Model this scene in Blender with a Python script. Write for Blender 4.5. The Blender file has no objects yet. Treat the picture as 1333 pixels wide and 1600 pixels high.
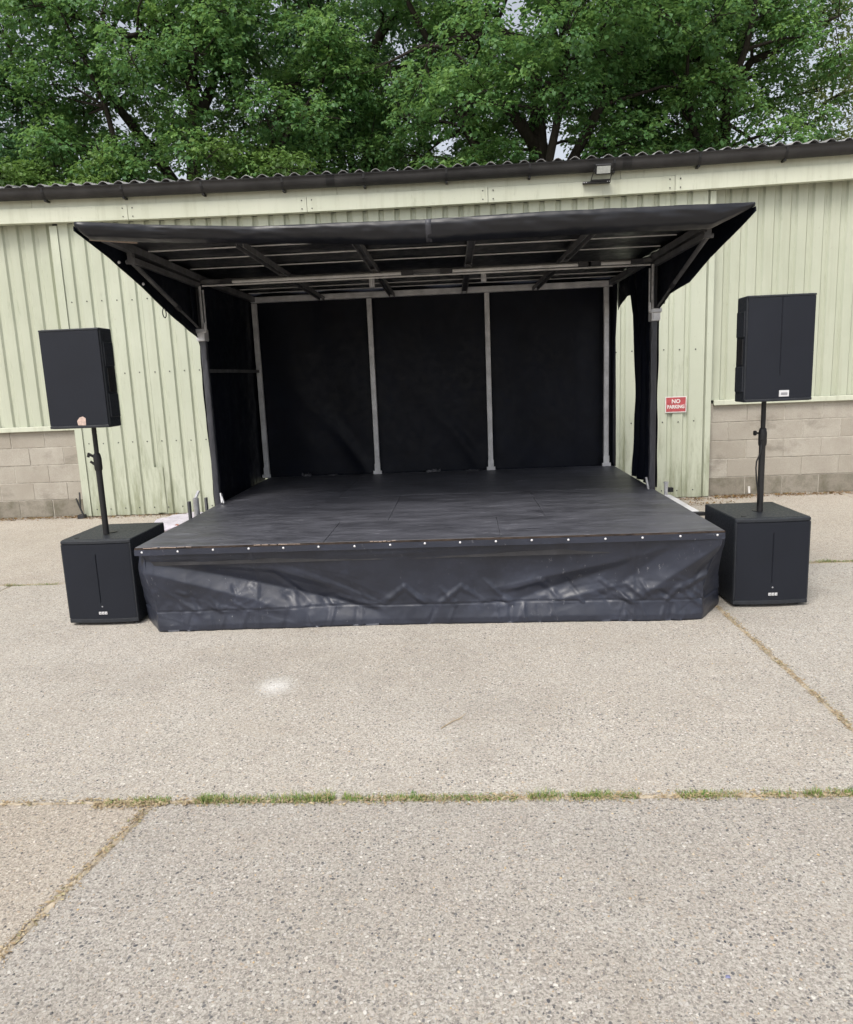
import bpy, math, random
import numpy as np
from mathutils import Vector, Matrix, noise

R = math.radians
random.seed(7)
scene = bpy.context.scene
COL = scene.collection

# ------------------------------------------------------------------ camera
cam_d = bpy.data.cameras.new('camera')
cam = bpy.data.objects.new('camera', cam_d)
COL.objects.link(cam)
scene.camera = cam
cr = Vector((0.99807457, 0.0467767, -0.04073201))
cu = Vector((0.03173209, 0.17917121, 0.98330603))
cf = Vector((-0.05329382, 0.98270526, -0.1773419))
m = Matrix.Identity(4)
for i in range(3):
    m[i][0] = cr[i]; m[i][1] = cu[i]; m[i][2] = -cf[i]
m[2][3] = 1.6
cam.matrix_world = m
cam_d.sensor_fit = 'VERTICAL'
cam_d.sensor_height = 24.0
cam_d.lens = 24.0 * 1159.97 / 1600.0
cam_d.clip_start = 0.05
cam_d.clip_end = 2000.0

# ------------------------------------------------------------------ sky and sun
SUN_AZ = R(207); SUN_EL = R(56)
world = bpy.data.worlds.new('World')
scene.world = world
world.use_nodes = True
wn = world.node_tree; wn.nodes.clear()
sky = wn.nodes.new('ShaderNodeTexSky')
sky.sky_type = 'NISHITA'; sky.sun_disc = False
sky.sun_elevation = SUN_EL; sky.sun_rotation = SUN_AZ
sky.air_density = 1.0; sky.dust_density = 4.0; sky.ozone_density = 1.0
hs = wn.nodes.new('ShaderNodeHueSaturation'); hs.inputs['Saturation'].default_value = 0.34
bg = wn.nodes.new('ShaderNodeBackground'); bg.inputs['Strength'].default_value = 0.15
wo = wn.nodes.new('ShaderNodeOutputWorld')
wn.links.new(sky.outputs[0], hs.inputs['Color'])
wn.links.new(hs.outputs[0], bg.inputs['Color'])
wn.links.new(bg.outputs[0], wo.inputs['Surface'])

sun_d = bpy.data.lights.new('sun', 'SUN')
sun_d.energy = 1.45; sun_d.angle = R(24); sun_d.color = (1.0, 0.945, 0.86)
sun = bpy.data.objects.new('sun', sun_d); COL.objects.link(sun)
sd = Vector((math.sin(SUN_AZ) * math.cos(SUN_EL), math.cos(SUN_AZ) * math.cos(SUN_EL), math.sin(SUN_EL)))
sun.rotation_euler = sd.to_track_quat('Z', 'Y').to_euler()
sun.location = (0, -5, 12)

vs = scene.view_settings
vs.view_transform = 'Standard'; vs.look = 'None'; vs.gamma = 1.0; vs.use_curve_mapping = False
vs.exposure = 0.52
scene.cycles.use_adaptive_sampling = True; scene.cycles.adaptive_threshold = 0.025
scene.cycles.max_bounces = 5; scene.cycles.diffuse_bounces = 3; scene.cycles.glossy_bounces = 3; scene.cycles.transmission_bounces = 4

# ------------------------------------------------------------------ helpers
class MB:
    """collects shapes, then links them as ONE mesh object"""
    def __init__(s): s.v = []; s.f = []
    def add(s, vs_, fs_):
        b = len(s.v); s.v += [tuple(q) for q in vs_]; s.f += [tuple(i + b for i in f) for f in fs_]
        return s
    def box(s, x0, x1, y0, y1, z0, z1, ch=0.0):
        if ch <= 0:
            return s.add([(x0,y0,z0),(x1,y0,z0),(x1,y1,z0),(x0,y1,z0),(x0,y0,z1),(x1,y0,z1),(x1,y1,z1),(x0,y1,z1)],
                  [(0,3,2,1),(4,5,6,7),(0,1,5,4),(1,2,6,5),(2,3,7,6),(3,0,4,7)])
        vv = []; 
        for ix, (x, sx) in enumerate(((x0, 1), (x1, -1))):
            for iy, (y, sy) in enumerate(((y0, 1), (y1, -1))):
                for iz, (z, sz) in enumerate(((z0, 1), (z1, -1))):
                    vv += [(x, y+sy*ch, z+sz*ch), (x+sx*ch, y, z+sz*ch), (x+sx*ch, y+sy*ch, z)]
        def i(a, b, c, k): return (a*4 + b*2 + c)*3 + k
        ff = [(i(0,0,0,0),i(0,0,1,0),i(0,1,1,0),i(0,1,0,0)), (i(1,0,0,0),i(1,1,0,0),i(1,1,1,0),i(1,0,1,0)),
              (i(0,0,0,1),i(1,0,0,1),i(1,0,1,1),i(0,0,1,1)), (i(0,1,0,1),i(0,1,1,1),i(1,1,1,1),i(1,1,0,1)),
              (i(0,0,0,2),i(0,1,0,2),i(1,1,0,2),i(1,0,0,2)), (i(0,0,1,2),i(1,0,1,2),i(1,1,1,2),i(0,1,1,2))]
        for b in (0,1):
            for c in (0,1):
                ff.append((i(0,b,c,1),i(1,b,c,1),i(1,b,c,2),i(0,b,c,2)))
                ff.append((i(b,0,c,0),i(b,1,c,0),i(b,1,c,2),i(b,0,c,2)))
                ff.append((i(b,c,0,0),i(b,c,1,0),i(b,c,1,1),i(b,c,0,1)))
        for a in (0,1):
            for b in (0,1):
                for c in (0,1): ff.append((i(a,b,c,0),i(a,b,c,1),i(a,b,c,2)))
        return s.add(vv, ff)
    def tube(s, pts, rad, n=8, cap=True):
        pts = [Vector(q) for q in pts]
        rads = rad if isinstance(rad, (list, tuple)) else [rad]*len(pts)
        vv = []; ff = []
        t0 = (pts[1]-pts[0]).normalized()
        up = Vector((0,0,1)) if abs(t0.z) < .9 else Vector((1,0,0))
        a = t0.cross(up).normalized()
        for k, q in enumerate(pts):
            t = (pts[min(k+1, len(pts)-1)] - pts[max(k-1, 0)])
            t = t.normalized() if t.length > 1e-9 else t0
            a = (a - t*a.dot(t)).normalized(); b = t.cross(a)
            for j in range(n):
                an = 2*math.pi*(j+.5)/n
                vv.append(q + (a*math.cos(an) + b*math.sin(an))*rads[k])
        for k in range(len(pts)-1):
            for j in range(n):
                ff.append((k*n+j, k*n+(j+1)%n, (k+1)*n+(j+1)%n, (k+1)*n+j))
        if cap:
            ff.append(tuple(range(n-1, -1, -1))); ff.append(tuple(range((len(pts)-1)*n, len(pts)*n)))
        return s.add(vv, ff)
    def bar(s, a, b, w, h, up=(0,0,1)):
        a = Vector(a); b = Vector(b); t = (b-a).normalized(); up = Vector(up)
        x = t.cross(up).normalized(); z = x.cross(t)
        vv = [q + x*(sx*w/2) + z*(sz*h/2) for q in (a, b) for sx, sz in ((-1,-1),(1,-1),(1,1),(-1,1))]
        return s.add(vv, [(0,3,2,1),(4,5,6,7),(0,1,5,4),(1,2,6,5),(2,3,7,6),(3,0,4,7)])
    def grid(s, fn, nu, nv):
        vv = [fn(i/nu, j/nv) for j in range(nv+1) for i in range(nu+1)]
        ff = [(j*(nu+1)+i, j*(nu+1)+i+1, (j+1)*(nu+1)+i+1, (j+1)*(nu+1)+i) for j in range(nv) for i in range(nu)]
        return s.add(vv, ff)
    def prism(s, pts, z0, z1):          # plan outline extruded in z
        n = len(pts)
        vv = [(x,y,z0) for x,y in pts] + [(x,y,z1) for x,y in pts]
        ff = [tuple(range(n-1,-1,-1)), tuple(range(n,2*n))] + [(i,(i+1)%n,n+(i+1)%n,n+i) for i in range(n)]
        return s.add(vv, ff)
    def dome(s, c, r, axis=(0,-1,0), h=.5):   # little rivet head
        ax = Vector(axis).normalized(); u = ax.orthogonal().normalized(); w = ax.cross(u)
        vv = []; n = 8
        for k, (rr, hh) in enumerate(((1,0),(.75,.66*h),)):
            for j in range(n):
                an = 2*math.pi*j/n
                vv.append(Vector(c)+ (u*math.cos(an)+w*math.sin(an))*r*rr + ax*r*hh)
        vv.append(Vector(c)+ax*r*h)
        ff = [(j,(j+1)%n,n+(j+1)%n,n+j) for j in range(n)] + [(n+j,n+(j+1)%n,2*n) for j in range(n)]
        return s.add(vv, ff)
    def mesh(s, name):
        me = bpy.data.meshes.new(name); me.from_pydata(s.v, [], s.f); me.update(); return me
    def build(s, name, mat, parent=None, smooth=False, loc=None, kind=None, solid=0):
        me = s.mesh(name); me.materials.append(mat)
        return link(name, me, parent, smooth, loc, kind, solid)

def link(name, me, parent=None, smooth=False, loc=None, kind=None, solid=0):
    o = bpy.data.objects.new(name, me); COL.objects.link(o)
    if smooth:
        me.polygons.foreach_set('use_smooth', [True]*len(me.polygons))
    if parent: o.parent = parent
    if loc: o.location = loc
    if kind: o['kind'] = kind
    if solid:
        md = o.modifiers.new('thick', 'SOLIDIFY'); md.thickness = solid; md.offset = 0
    return o

def smooth_by_angle(o, deg=35):
    me = o.data
    me.polygons.foreach_set('use_smooth', [True]*len(me.polygons))
    try: me.set_sharp_from_angle(angle=R(deg))
    except Exception: pass
    return o

def bevel(o, w=.004, seg=2):
    md = o.modifiers.new('bevel', 'BEVEL'); md.width = w; md.segments = seg; md.limit_method = 'ANGLE'; md.angle_limit = R(40)
    return o

def thing(name, label, cat, loc=(0,0,0), group=None, rotz=0):
    o = bpy.data.objects.new(name, None); COL.objects.link(o); o.empty_display_size = .1
    o.location = loc; o.rotation_euler[2] = rotz
    return tag(o, label, cat, group)

def tag(o, label, cat, group=None):
    o['label'] = label; o['category'] = cat
    if group: o['group'] = group
    return o

def copy_tree(o, parent=None):
    c = o.copy(); COL.objects.link(c)
    if parent is not None: c.parent = parent
    for ch in list(o.children): copy_tree(ch, c)
    return c

# ------------------------------------------------------------------ materials
class NT:
    def __init__(s, name):
        s.m = bpy.data.materials.new(name); s.m.use_nodes = True
        s.t = s.m.node_tree; s.t.nodes.clear()
        s.out = s.n('ShaderNodeOutputMaterial')
        s.b = s.n('ShaderNodeBsdfPrincipled'); s.l(s.b.outputs[0], s.out.inputs[0])
        s.tc = s.n('ShaderNodeTexCoord')
    def n(s, k, **kw):
        q = s.t.nodes.new(k)
        for a, v in kw.items(): setattr(q, a, v)
        return q
    def l(s, a, b): s.t.links.new(a, b)
    def val(s, sock, v):
        if hasattr(v, 'is_linked') or hasattr(v, 'links'): s.l(v, sock)
        else: sock.default_value = v
    def coord(s, scale=(1,1,1), loc=(0,0,0), rot=(0,0,0), gen='Object'):
        mp = s.n('ShaderNodeMapping'); mp.inputs['Scale'].default_value = scale; mp.inputs['Location'].default_value = loc
        mp.inputs['Rotation'].default_value = rot
        s.l(s.tc.outputs[gen], mp.inputs[0]); return mp.outputs[0]
    def noise(s, scale, detail=5, rough=.55, co=None, dist=0):
        q = s.n('ShaderNodeTexNoise'); q.inputs['Scale'].default_value = scale; q.inputs['Detail'].default_value = detail
        q.inputs['Roughness'].default_value = rough; q.inputs['Distortion'].default_value = dist
        s.l(co if co is not None else s.tc.outputs['Object'], q.inputs['Vector']); return q.outputs['Fac']
    def vor(s, scale, co=None, feat='F1', rnd=1.0):
        q = s.n('ShaderNodeTexVoronoi'); q.feature = feat; q.inputs['Scale'].default_value = scale
        q.inputs['Randomness'].default_value = rnd
        s.l(co if co is not None else s.tc.outputs['Object'], q.inputs['Vector']); return q
    def rng(s, v, a, b, c=0.0, d=1.0, smooth=False):
        q = s.n('ShaderNodeMapRange'); s.l(v, q.inputs[0])
        q.inputs[1].default_value = a; q.inputs[2].default_value = b; q.inputs[3].default_value = c; q.inputs[4].default_value = d
        if smooth: q.interpolation_type = 'SMOOTHSTEP'
        return q.outputs[0]
    def math(s, op, a, b=0.0):
        q = s.n('ShaderNodeMath'); q.operation = op; s.val(q.inputs[0], a); s.val(q.inputs[1], b); return q.outputs[0]
    def mix(s, f, a, b, blend='MIX'):
        q = s.n('ShaderNodeMix'); q.data_type = 'RGBA'; q.blend_type = blend
        s.val(q.inputs[0], f)
        for sock, v in ((q.inputs[6], a), (q.inputs[7], b)):
            if isinstance(v, tuple): sock.default_value = (v[0], v[1], v[2], 1)
            else: s.l(v, sock)
        return q.outputs[2]
    def ramp(s, v, stops, const=False):
        q = s.n('ShaderNodeValToRGB'); s.l(v, q.inputs[0]); e = q.color_ramp.elements
        if const: q.color_ramp.interpolation = 'CONSTANT'
        while len(e) < len(stops): e.new(0.5)
        for k, (p, c) in enumerate(stops): e[k].position = p; e[k].color = (c[0], c[1], c[2], 1)
        return q.outputs[0]
    def bump(s, h, strength=.3, dist=.01, prev=None):
        q = s.n('ShaderNodeBump'); q.inputs['Strength'].default_value = strength; q.inputs['Distance'].default_value = dist
        s.l(h, q.inputs['Height'])
        if prev is not None: s.l(prev, q.inputs['Normal'])
        return q.outputs[0]
    def rand(s): return s.n('ShaderNodeObjectInfo').outputs['Random']
    def island(s): return s.n('ShaderNodeNewGeometry').outputs['Random Per Island']
    def fin(s, color=None, rough=.5, metal=0, normal=None, spec=.5):
        if color is not None:
            if isinstance(color, tuple): s.b.inputs['Base Color'].default_value = (*color, 1)
            else: s.l(color, s.b.inputs['Base Color'])
        s.val(s.b.inputs['Roughness'], rough); s.val(s.b.inputs['Metallic'], metal)
        s.b.inputs['Specular IOR Level'].default_value = spec
        if normal is not None: s.l(normal, s.b.inputs['Normal'])
        return s.m

def simple(name, col, rough=.5, metal=0, var=.25, scale=6, bump=.1, bscale=90, spec=.5, st=(1,1,1)):
    t = NT(name); co = t.coord(st)
    a = t.rng(t.noise(scale, 6, .6, co), .3, .7)
    c = t.mix(a, tuple(x*(1-var) for x in col), tuple(min(1, x*(1+var)) for x in col))
    r = t.rng(t.noise(scale*2.3, 4, .6, co), .3, .7, max(.05, rough-.1), min(1, rough+.1))
    nb = t.bump(t.noise(bscale, 3, .6, co), bump, .003) if bump else None
    return t.fin(c, r, metal, nb, spec)

def m_concrete():
    t = NT('concrete')
    big = t.noise(.55, 5, .6); mid = t.noise(3.2, 6, .62)
    base = t.mix(t.rng(big, .35, .65), (.395,.365,.32), (.49,.465,.425))
    base = t.mix(t.rng(mid, .3, .72, 0, .5), base, (.43,.38,.33))
    oc = t.n('ShaderNodeObjectInfo').outputs['Color']
    wob = t.n('ShaderNodeVectorMath'); wob.operation = 'ADD'
    ncol = t.n('ShaderNodeTexNoise'); ncol.inputs['Scale'].default_value = 60; ncol.inputs['Detail'].default_value = 3
    t.l(t.tc.outputs['Object'], ncol.inputs['Vector'])
    sc = t.n('ShaderNodeVectorMath'); sc.operation = 'SCALE'; sc.inputs['Scale'].default_value = .014
    t.l(ncol.outputs['Color'], sc.inputs[0]); t.l(t.tc.outputs['Object'], wob.inputs[0]); t.l(sc.outputs[0], wob.inputs[1])
    # sandy matrix: dark pores and pale grains
    fine = t.noise(105, 4, .7, wob.outputs[0]); fine2 = t.noise(190, 3, .7)
    base = t.mix(t.rng(fine, .42, .56, .72, 0), base, (.19,.17,.15))
    base = t.mix(t.rng(fine2, .52, .66, 0, .55), base, (.68,.64,.58))
    nrm = t.bump(fine, .6, .006)
    patch = t.rng(t.noise(1.7, 4, .6), .3, .7, .55, 1.0)       # aggregate shows more in worn patches
    for scale, lo, hi, keep, op in ((110, .36, .46, .72, .75), (62, .29, .36, .55, .9), (34, .16, .22, .32, .95)):
        v = t.vor(scale, wob.outputs[0])
        sep = t.n('ShaderNodeSeparateColor'); t.l(v.outputs['Color'], sep.inputs[0])
        stone = t.ramp(sep.outputs[0], [(0,(.055,.06,.075)),(.09,(.12,.12,.13)),(.19,(.24,.22,.20)),(.38,(.38,.34,.30)),(.56,(.50,.455,.41)),(.74,(.45,.36,.27)),(.82,(.57,.54,.51)),(.95,(.74,.71,.66))], True)
        mask = t.math('MULTIPLY', t.rng(v.outputs['Distance'], lo, hi, 1, 0, True), t.rng(sep.outputs[1], keep, keep+.02, 1, 0))
        base = t.mix(t.math('MULTIPLY', t.math('MULTIPLY', mask, op), patch), base, stone)
        nrm = t.bump(mask, .4, .004, nrm)
    pit = t.vor(44, wob.outputs[0]); ps = t.n('ShaderNodeSeparateColor'); t.l(pit.outputs['Color'], ps.inputs[0])
    pm = t.math('MULTIPLY', t.rng(pit.outputs['Distance'], .08, .19, 1, 0, True), t.rng(ps.outputs[2], .30, .31, 1, 0))
    base = t.mix(t.math('MULTIPLY', pm, .65), base, (.11,.10,.095))
    nrm = t.bump(t.math('SUBTRACT', 1.0, pm), .5, .006, nrm)
    st = t.noise(1.3, 6, .65, t.coord((.5, 2.2, 1)))
    base = t.mix(t.rng(st, .55, .75, 0, .22), base, (.36,.305,.245))
    # soft-edged white spot on the slab, broken up by noise
    sp = t.n('ShaderNodeVectorMath'); sp.operation = 'SUBTRACT'; sp.inputs[1].default_value = (-1.058, 3.73, 0)
    t.l(t.tc.outputs['Object'], sp.inputs[0])
    sq = t.n('ShaderNodeVectorMath'); sq.operation = 'MULTIPLY'; sq.inputs[1].default_value = (1, .85, 0); t.l(sp.outputs[0], sq.inputs[0])
    ln = t.n('ShaderNodeVectorMath'); ln.operation = 'LENGTH'; t.l(sq.outputs[0], ln.inputs[0])
    d = t.math('ADD', ln.outputs['Value'], t.rng(t.noise(60, 5, .75), .3, .7, -.06, .06))
    base = t.mix(t.math('MULTIPLY', t.rng(d, -.03, .15, .85, 0, True), t.rng(fine2, .35, .55, .35, 1)), base, (.80,.80,.79))
    base = t.mix(1.0, base, oc, 'MULTIPLY')
    bs = t.noise(.8, 7, .68, t.coord((1,1,1), (7,3,0)))
    base = t.mix(t.rng(bs, .50, .72, 0, .32), base, (.22,.195,.165))
    bs2 = t.noise(2.4, 7, .7, t.coord((1,1,1), (1,13,0)))
    base = t.mix(t.rng(bs2, .56, .74, 0, .30), base, (.26,.22,.17))
    return t.fin(base, .93, 0, nrm, .25)

def m_cladding(name, a, b):
    t = NT(name)
    c = t.mix(t.rng(t.noise(1.1, 5, .6), .3, .7), a, b)
    c = t.mix(t.math('MULTIPLY', t.rand(), .3), c, tuple(x*.88 for x in a))
    # long rain streaks, algae
    s1 = t.noise(1.0, 6, .7, t.coord((9, 9, .45)))
    c = t.mix(t.rng(s1, .50, .74, 0, .42), c, (.34,.35,.25))
    s2 = t.noise(2.3, 7, .75, t.coord((5, 5, .8), (3,1,7)))
    c = t.mix(t.rng(s2, .60, .76, 0, .5), c, (.17,.19,.11))
    sx = t.n('ShaderNodeSeparateXYZ'); t.l(t.tc.outputs['Object'], sx.inputs[0])
    al = t.math('SUBTRACT', t.noise(1.0, 7, .72, t.coord((7, 7, 1.1), (11,4,2))), t.rng(sx.outputs['Z'], .0, 1.5, 0, .22))   # algae and mud splash creeping up from the yard
    c = t.mix(t.rng(al, .40, .60, 0, .62), c, (.15,.165,.08))
    s3 = t.noise(26, 5, .7)
    c = t.mix(t.rng(s3, .63, .72, 0, .35), c, (.30,.27,.19))
    return t.fin(c, t.rng(s1, .3, .7, .42, .6), 0, t.bump(t.noise(5, 3), .12, .01), .4)

def m_tarp(name, col, rough, bump=.25, scale=14, scuff=0.0, spec=.5):
    t = NT(name)
    n1 = t.noise(scale, 6, .6); n2 = t.noise(3.0, 5, .6)
    c = t.mix(t.rng(n2, .3, .7), tuple(x*.75 for x in col), tuple(x*1.3 for x in col))
    dust = t.noise(7, 8, .75)
    c = t.mix(t.rng(dust, .55, .8, 0, .16), c, tuple(x*6 for x in col))
    if scuff:
        q = t.noise(36, 6, .8, t.coord((1, 1, .35)))
        msk = t.math('MULTIPLY', t.rng(q, .62, .70, 0, 1), t.rng(t.noise(2.1, 3), .46, .60, 0, scuff))
        c = t.mix(msk, c, (.38,.38,.39))
    nb = t.bump(n1, bump, .006); nb = t.bump(t.noise(70, 4, .6), bump*.4, .002, nb)
    return t.fin(c, t.rng(n1, .3, .7, rough-.08, rough+.12), 0, nb, spec)

def m_deck():
    t = NT('deck_ply')
    g = t.noise(1.0, 6, .68, t.coord((2.2, 9, 1))); g2 = t.noise(1.0, 6, .72, t.coord((4.5, 17, 1), (3,9,0)))
    c = t.mix(t.rng(g, .34, .64), (.028,.029,.036), (.080,.082,.098))
    c = t.mix(t.rng(g2, .51, .67, 0, .55), c, (.135,.14,.165))
    c = t.mix(t.rng(g2, .46, .32, 0, .8), c, (.018,.019,.026))
    w = t.noise(1.3, 5, .7); c = t.mix(t.rng(w, .48, .68, 0, .4), c, (.105,.108,.13))
    sc = t.noise(1.0, 7, .75, t.coord((7, 21, 1), (2,5,0)))
    c = t.mix(t.rng(sc, .59, .68, 0, .7), c, (.23,.235,.26))
    c = t.mix(t.math('MULTIPLY', t.rand(), .2), c, (.06,.062,.074))
    return t.fin(c, t.rng(g, .3, .7, .42, .62), 0, t.bump(g2, .2, .004), .5)

def m_block():
    t = NT('concrete_block')
    c = t.mix(t.rand(), (.40,.37,.315), (.50,.47,.41))
    n = t.noise(3.5, 6, .65); c = t.mix(t.rng(n, .35, .7, 0, .55), c, (.30,.265,.22))
    f = t.noise(120, 4, .75); c = t.mix(t.rng(f, .35, .7, 0, .55), c, (.24,.215,.185))
    s = t.noise(1.4, 7, .72, t.coord((1.2, 1, 2.2), (4,2,1))); c = t.mix(t.rng(s, .55, .74, 0, .7), c, (.15,.135,.11))
    v = t.vor(140); nb = t.bump(f, .5, .004); nb = t.bump(v.outputs['Distance'], .3, .004, nb)
    return t.fin(c, .95, 0, nb, .2)

def m_damp_block():
    t = NT('mossy_block')
    c = t.mix(t.rand(), (.28,.255,.21), (.36,.33,.28))
    n = t.noise(5, 7, .7); c = t.mix(t.rng(n, .42, .68, 0, .8), c, (.10,.095,.06))
    f = t.noise(120, 4, .75); c = t.mix(t.rng(f, .35, .7, 0, .5), c, (.13,.115,.095))
    return t.fin(c, .95, 0, t.bump(f, .5, .004), .2)

def m_leaf(name, dark, mid, light, trans=.35):
    t = NT(name)
    isl = t.island()
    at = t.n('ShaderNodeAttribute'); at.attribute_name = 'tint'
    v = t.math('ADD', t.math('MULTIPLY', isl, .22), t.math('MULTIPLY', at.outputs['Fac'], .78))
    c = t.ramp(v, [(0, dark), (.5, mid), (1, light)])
    t.fin(c, .5, 0, None, .35)
    tr = t.n('ShaderNodeBsdfTranslucent'); tc = t.mix(.5, c, tuple(min(1, x*1.6) for x in light)); t.l(tc, tr.inputs['Color'])
    ms = t.n('ShaderNodeMixShader'); ms.inputs[0].default_value = trans
    t.l(t.b.outputs[0], ms.inputs[1]); t.l(tr.outputs[0], ms.inputs[2]); t.l(ms.outputs[0], t.out.inputs[0])
    return t.m

def m_island(name, stops, rough=.8):
    t = NT(name); return t.fin(t.ramp(t.island(), stops), rough, 0, None, .25)

def m_bark():
    t = NT('bark'); co = t.coord((1, 1, .22))
    n = t.noise(14, 7, .75, co); c = t.mix(t.rng(n, .3, .7), (.022,.019,.016), (.06,.052,.043))
    return t.fin(c, .95, 0, t.bump(n, .8, .05), .15)

def m_grille(name, col):
    t = NT(name)
    n = t.noise(520, 2, .6)
    c = t.mix(t.rng(n, .35, .65, 0, .5), col, tuple(x*.5 for x in col))
    c = t.mix(t.rng(t.noise(4, 5), .35, .7, 0, .3), c, tuple(x*1.4 for x in col))
    return t.fin(c, .65, 0, t.bump(n, .25, .002), .3)

M = {}
M['concrete'] = m_concrete()
M['dirt'] = simple('joint_dirt', (.40,.345,.265), .95, 0, .35, 9, .6, 120, .15)
M['clad'] = m_cladding('green_paint', (.475,.508,.402), (.55,.58,.47))
M['clad_wall'] = m_cladding('green_paint_wall', (.445,.475,.37), (.52,.545,.44))
M['flash'] = m_cladding('pale_trim_paint', (.53,.555,.44), (.61,.63,.52))
M['block'] = m_block(); M['damp'] = m_damp_block()
M['mortar'] = simple('mortar', (.42,.39,.34), .95, 0, .3, 20, .5, 150, .15)
M['gutter'] = simple('gutter_plastic', (.028,.027,.027), .55, 0, .5, 3, .15, 50, .4)
M['roof'] = simple('fibre_cement', (.25,.25,.25), .9, 0, .35, 5, .4, 60, .2)
M['tarp'] = m_tarp('black_tarp', (.0036,.0052,.0112), .50, .08, 14, 0, .20)
M['roof_tarp'] = m_tarp('roof_tarp', (.0075,.0085,.0125), .36, .2)
M['skirt'] = m_tarp('skirt_vinyl', (.023,.027,.042), .40, .10, 9, .8)
M['sleeve'] = m_tarp('grey_tarp', (.042,.043,.052), .42, .3)
M['alu'] = simple('dull_aluminium', (.62,.62,.63), .5, .15, .25, 7, .1, 80)
M['steel'] = simple('grey_painted_steel', (.13,.13,.135), .5, .3, .35, 8, .15, 90)
M['dark_steel'] = simple('dark_steel', (.045,.045,.05), .5, .3, .35, 8, .15, 90)
M['white_bar'] = simple('white_batten', (.62,.615,.60), .45, 0, .2, 9, .1, 80)
M['galv'] = simple('galvanised', (.5,.5,.51), .45, .6, .3, 18, .15, 60)
M['deck'] = m_deck()
M['edge'] = simple('worn_board_edge', (.05,.036,.028), .8, 0, .75, 14, .4, 90, .3, (1,4,4))
M['raw_wood'] = simple('raw_wood', (.36,.28,.23), .8, 0, .3, 14, .3, 90, .3, (6,1,1))
M['cab'] = simple('speaker_coating', (.017,.020,.026), .52, 0, .25, 30, .35, 240, .45)
M['cab_top'] = M['cab']
M['grille'] = m_grille('speaker_grille', (.0105,.0128,.020))
M['black'] = simple('black_plastic', (.012,.012,.013), .5, 0, .3, 20, .15, 120, .45)
M['badge'] = simple('badge_white', (.68,.68,.70), .4, .2, .1, 30, 0)
M['badge_grey'] = simple('badge_grey', (.3,.3,.32), .4, .2, .1, 30, 0)
M['peel'] = simple('peeled_badge', (.55,.42,.36), .8, 0, .25, 60, .2)
M['sign_red'] = simple('sign_red', (.44,.075,.085), .5, 0, .2, 22, .05)
M['sign_white'] = simple('sign_white', (.72,.70,.68), .5, 0, .12, 22, .05)
M['lamp_glass'] = simple('lamp_lens', (.48,.5,.47), .25, 0, .1, 20, 0)
M['bag'] = simple('printed_bag', (.50,.47,.54), .35, 0, .2, 12, .4, 40)
M['bag_print'] = simple('bag_print', (.30,.13,.09), .5, 0, .4, 25, .1)
M['bark'] = m_bark()
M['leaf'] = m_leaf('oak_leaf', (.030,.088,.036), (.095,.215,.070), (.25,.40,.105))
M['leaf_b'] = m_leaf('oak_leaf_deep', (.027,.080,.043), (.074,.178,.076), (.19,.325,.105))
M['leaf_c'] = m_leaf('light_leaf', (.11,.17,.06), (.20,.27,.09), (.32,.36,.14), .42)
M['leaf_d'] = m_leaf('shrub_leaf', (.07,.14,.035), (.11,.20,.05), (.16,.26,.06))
M['grass'] = m_island('joint_grass', [(0,(.36,.29,.15)),(.22,(.42,.36,.18)),(.4,(.22,.28,.07)),(.7,(.13,.24,.04)),(1,(.07,.17,.04))], .7)
M['straw'] = m_island('dry_straw', [(0,(.27,.20,.12)),(.4,(.38,.29,.18)),(.8,(.47,.39,.26)),(1,(.24,.23,.11))], .8)
M['pebble'] = m_island('pebbles', [(0,(.07,.072,.085)),(.18,(.14,.135,.13)),(.4,(.34,.30,.26)),(.65,(.45,.41,.36)),(.8,(.38,.29,.19)),(.92,(.62,.58,.52)),(1,(.5,.34,.14))], .85)
M['litter'] = m_island('leaf_litter', [(0,(.10,.06,.03)),(.4,(.22,.13,.06)),(.75,(.30,.20,.10)),(1,(.13,.13,.05))], .9)

# ------------------------------------------------------------------ ground and slabs
g = MB().add([(-150,-150,-.007),(150,-150,-.007),(150,150,-.007),(-150,150,-.007)], [(0,1,2,3)]).build('ground', M['dirt'])
g['kind'] = 'structure'; g['label'] = 'sandy earth under the pale concrete yard, showing in the slab joints'
def wob_edge(a, b, n, amp, seed):
    out = []
    for k in range(n):
        t = k/n; q = Vector(a).lerp(Vector(b), t)
        d = (Vector(b)-Vector(a)).normalized(); nn = Vector((-d.y, d.x, 0))
        w = (noise.noise((q.x*3.1+seed, q.y*3.1, seed)) + .6*noise.noise((q.x*17, q.y*17+seed, 3)))*amp
        if k == 0: w = 0
        out.append(q + nn*w)
    return out
TONE = {1:(1.0,.965,.91),2:(.93,.935,.93),3:(.94,.945,.94),4:(1.06,1.06,1.045),5:(1.07,1.075,1.06),6:(1.04,1.05,1.04),8:(1.05,1.03,.99),9:(1.05,1.03,.99),10:(1.05,1.03,.99)}
def slab(corners, seed):
    amp = .010
    pts = []
    for k in range(4):
        a = corners[k]; b = corners[(k+1)%4]
        L = math.hypot(b[0]-a[0], b[1]-a[1])
        pts += wob_edge((*a,0), (*b,0), max(4, min(70, int(L/.09))), amp, seed+k*7)
    n = len(pts); c = sum(pts, Vector())/n
    ins = [q + (c-q).normalized()*.006 for q in pts]
    s = MB()
    vv = [(q.x,q.y,-.06) for q in pts] + [(q.x,q.y,-.004) for q in pts] + [(q.x,q.y,0) for q in ins]
    ff = [(i,(i+1)%n,n+(i+1)%n,n+i) for i in range(n)] + [(n+i,n+(i+1)%n,2*n+(i+1)%n,2*n+i) for i in range(n)] + [tuple(range(2*n,3*n))]
    o = s.add(vv, ff).build('concrete_slab', M['concrete'], g)
    o.color = (*TONE[seed], 1)
    return o
gp = .010
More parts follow.
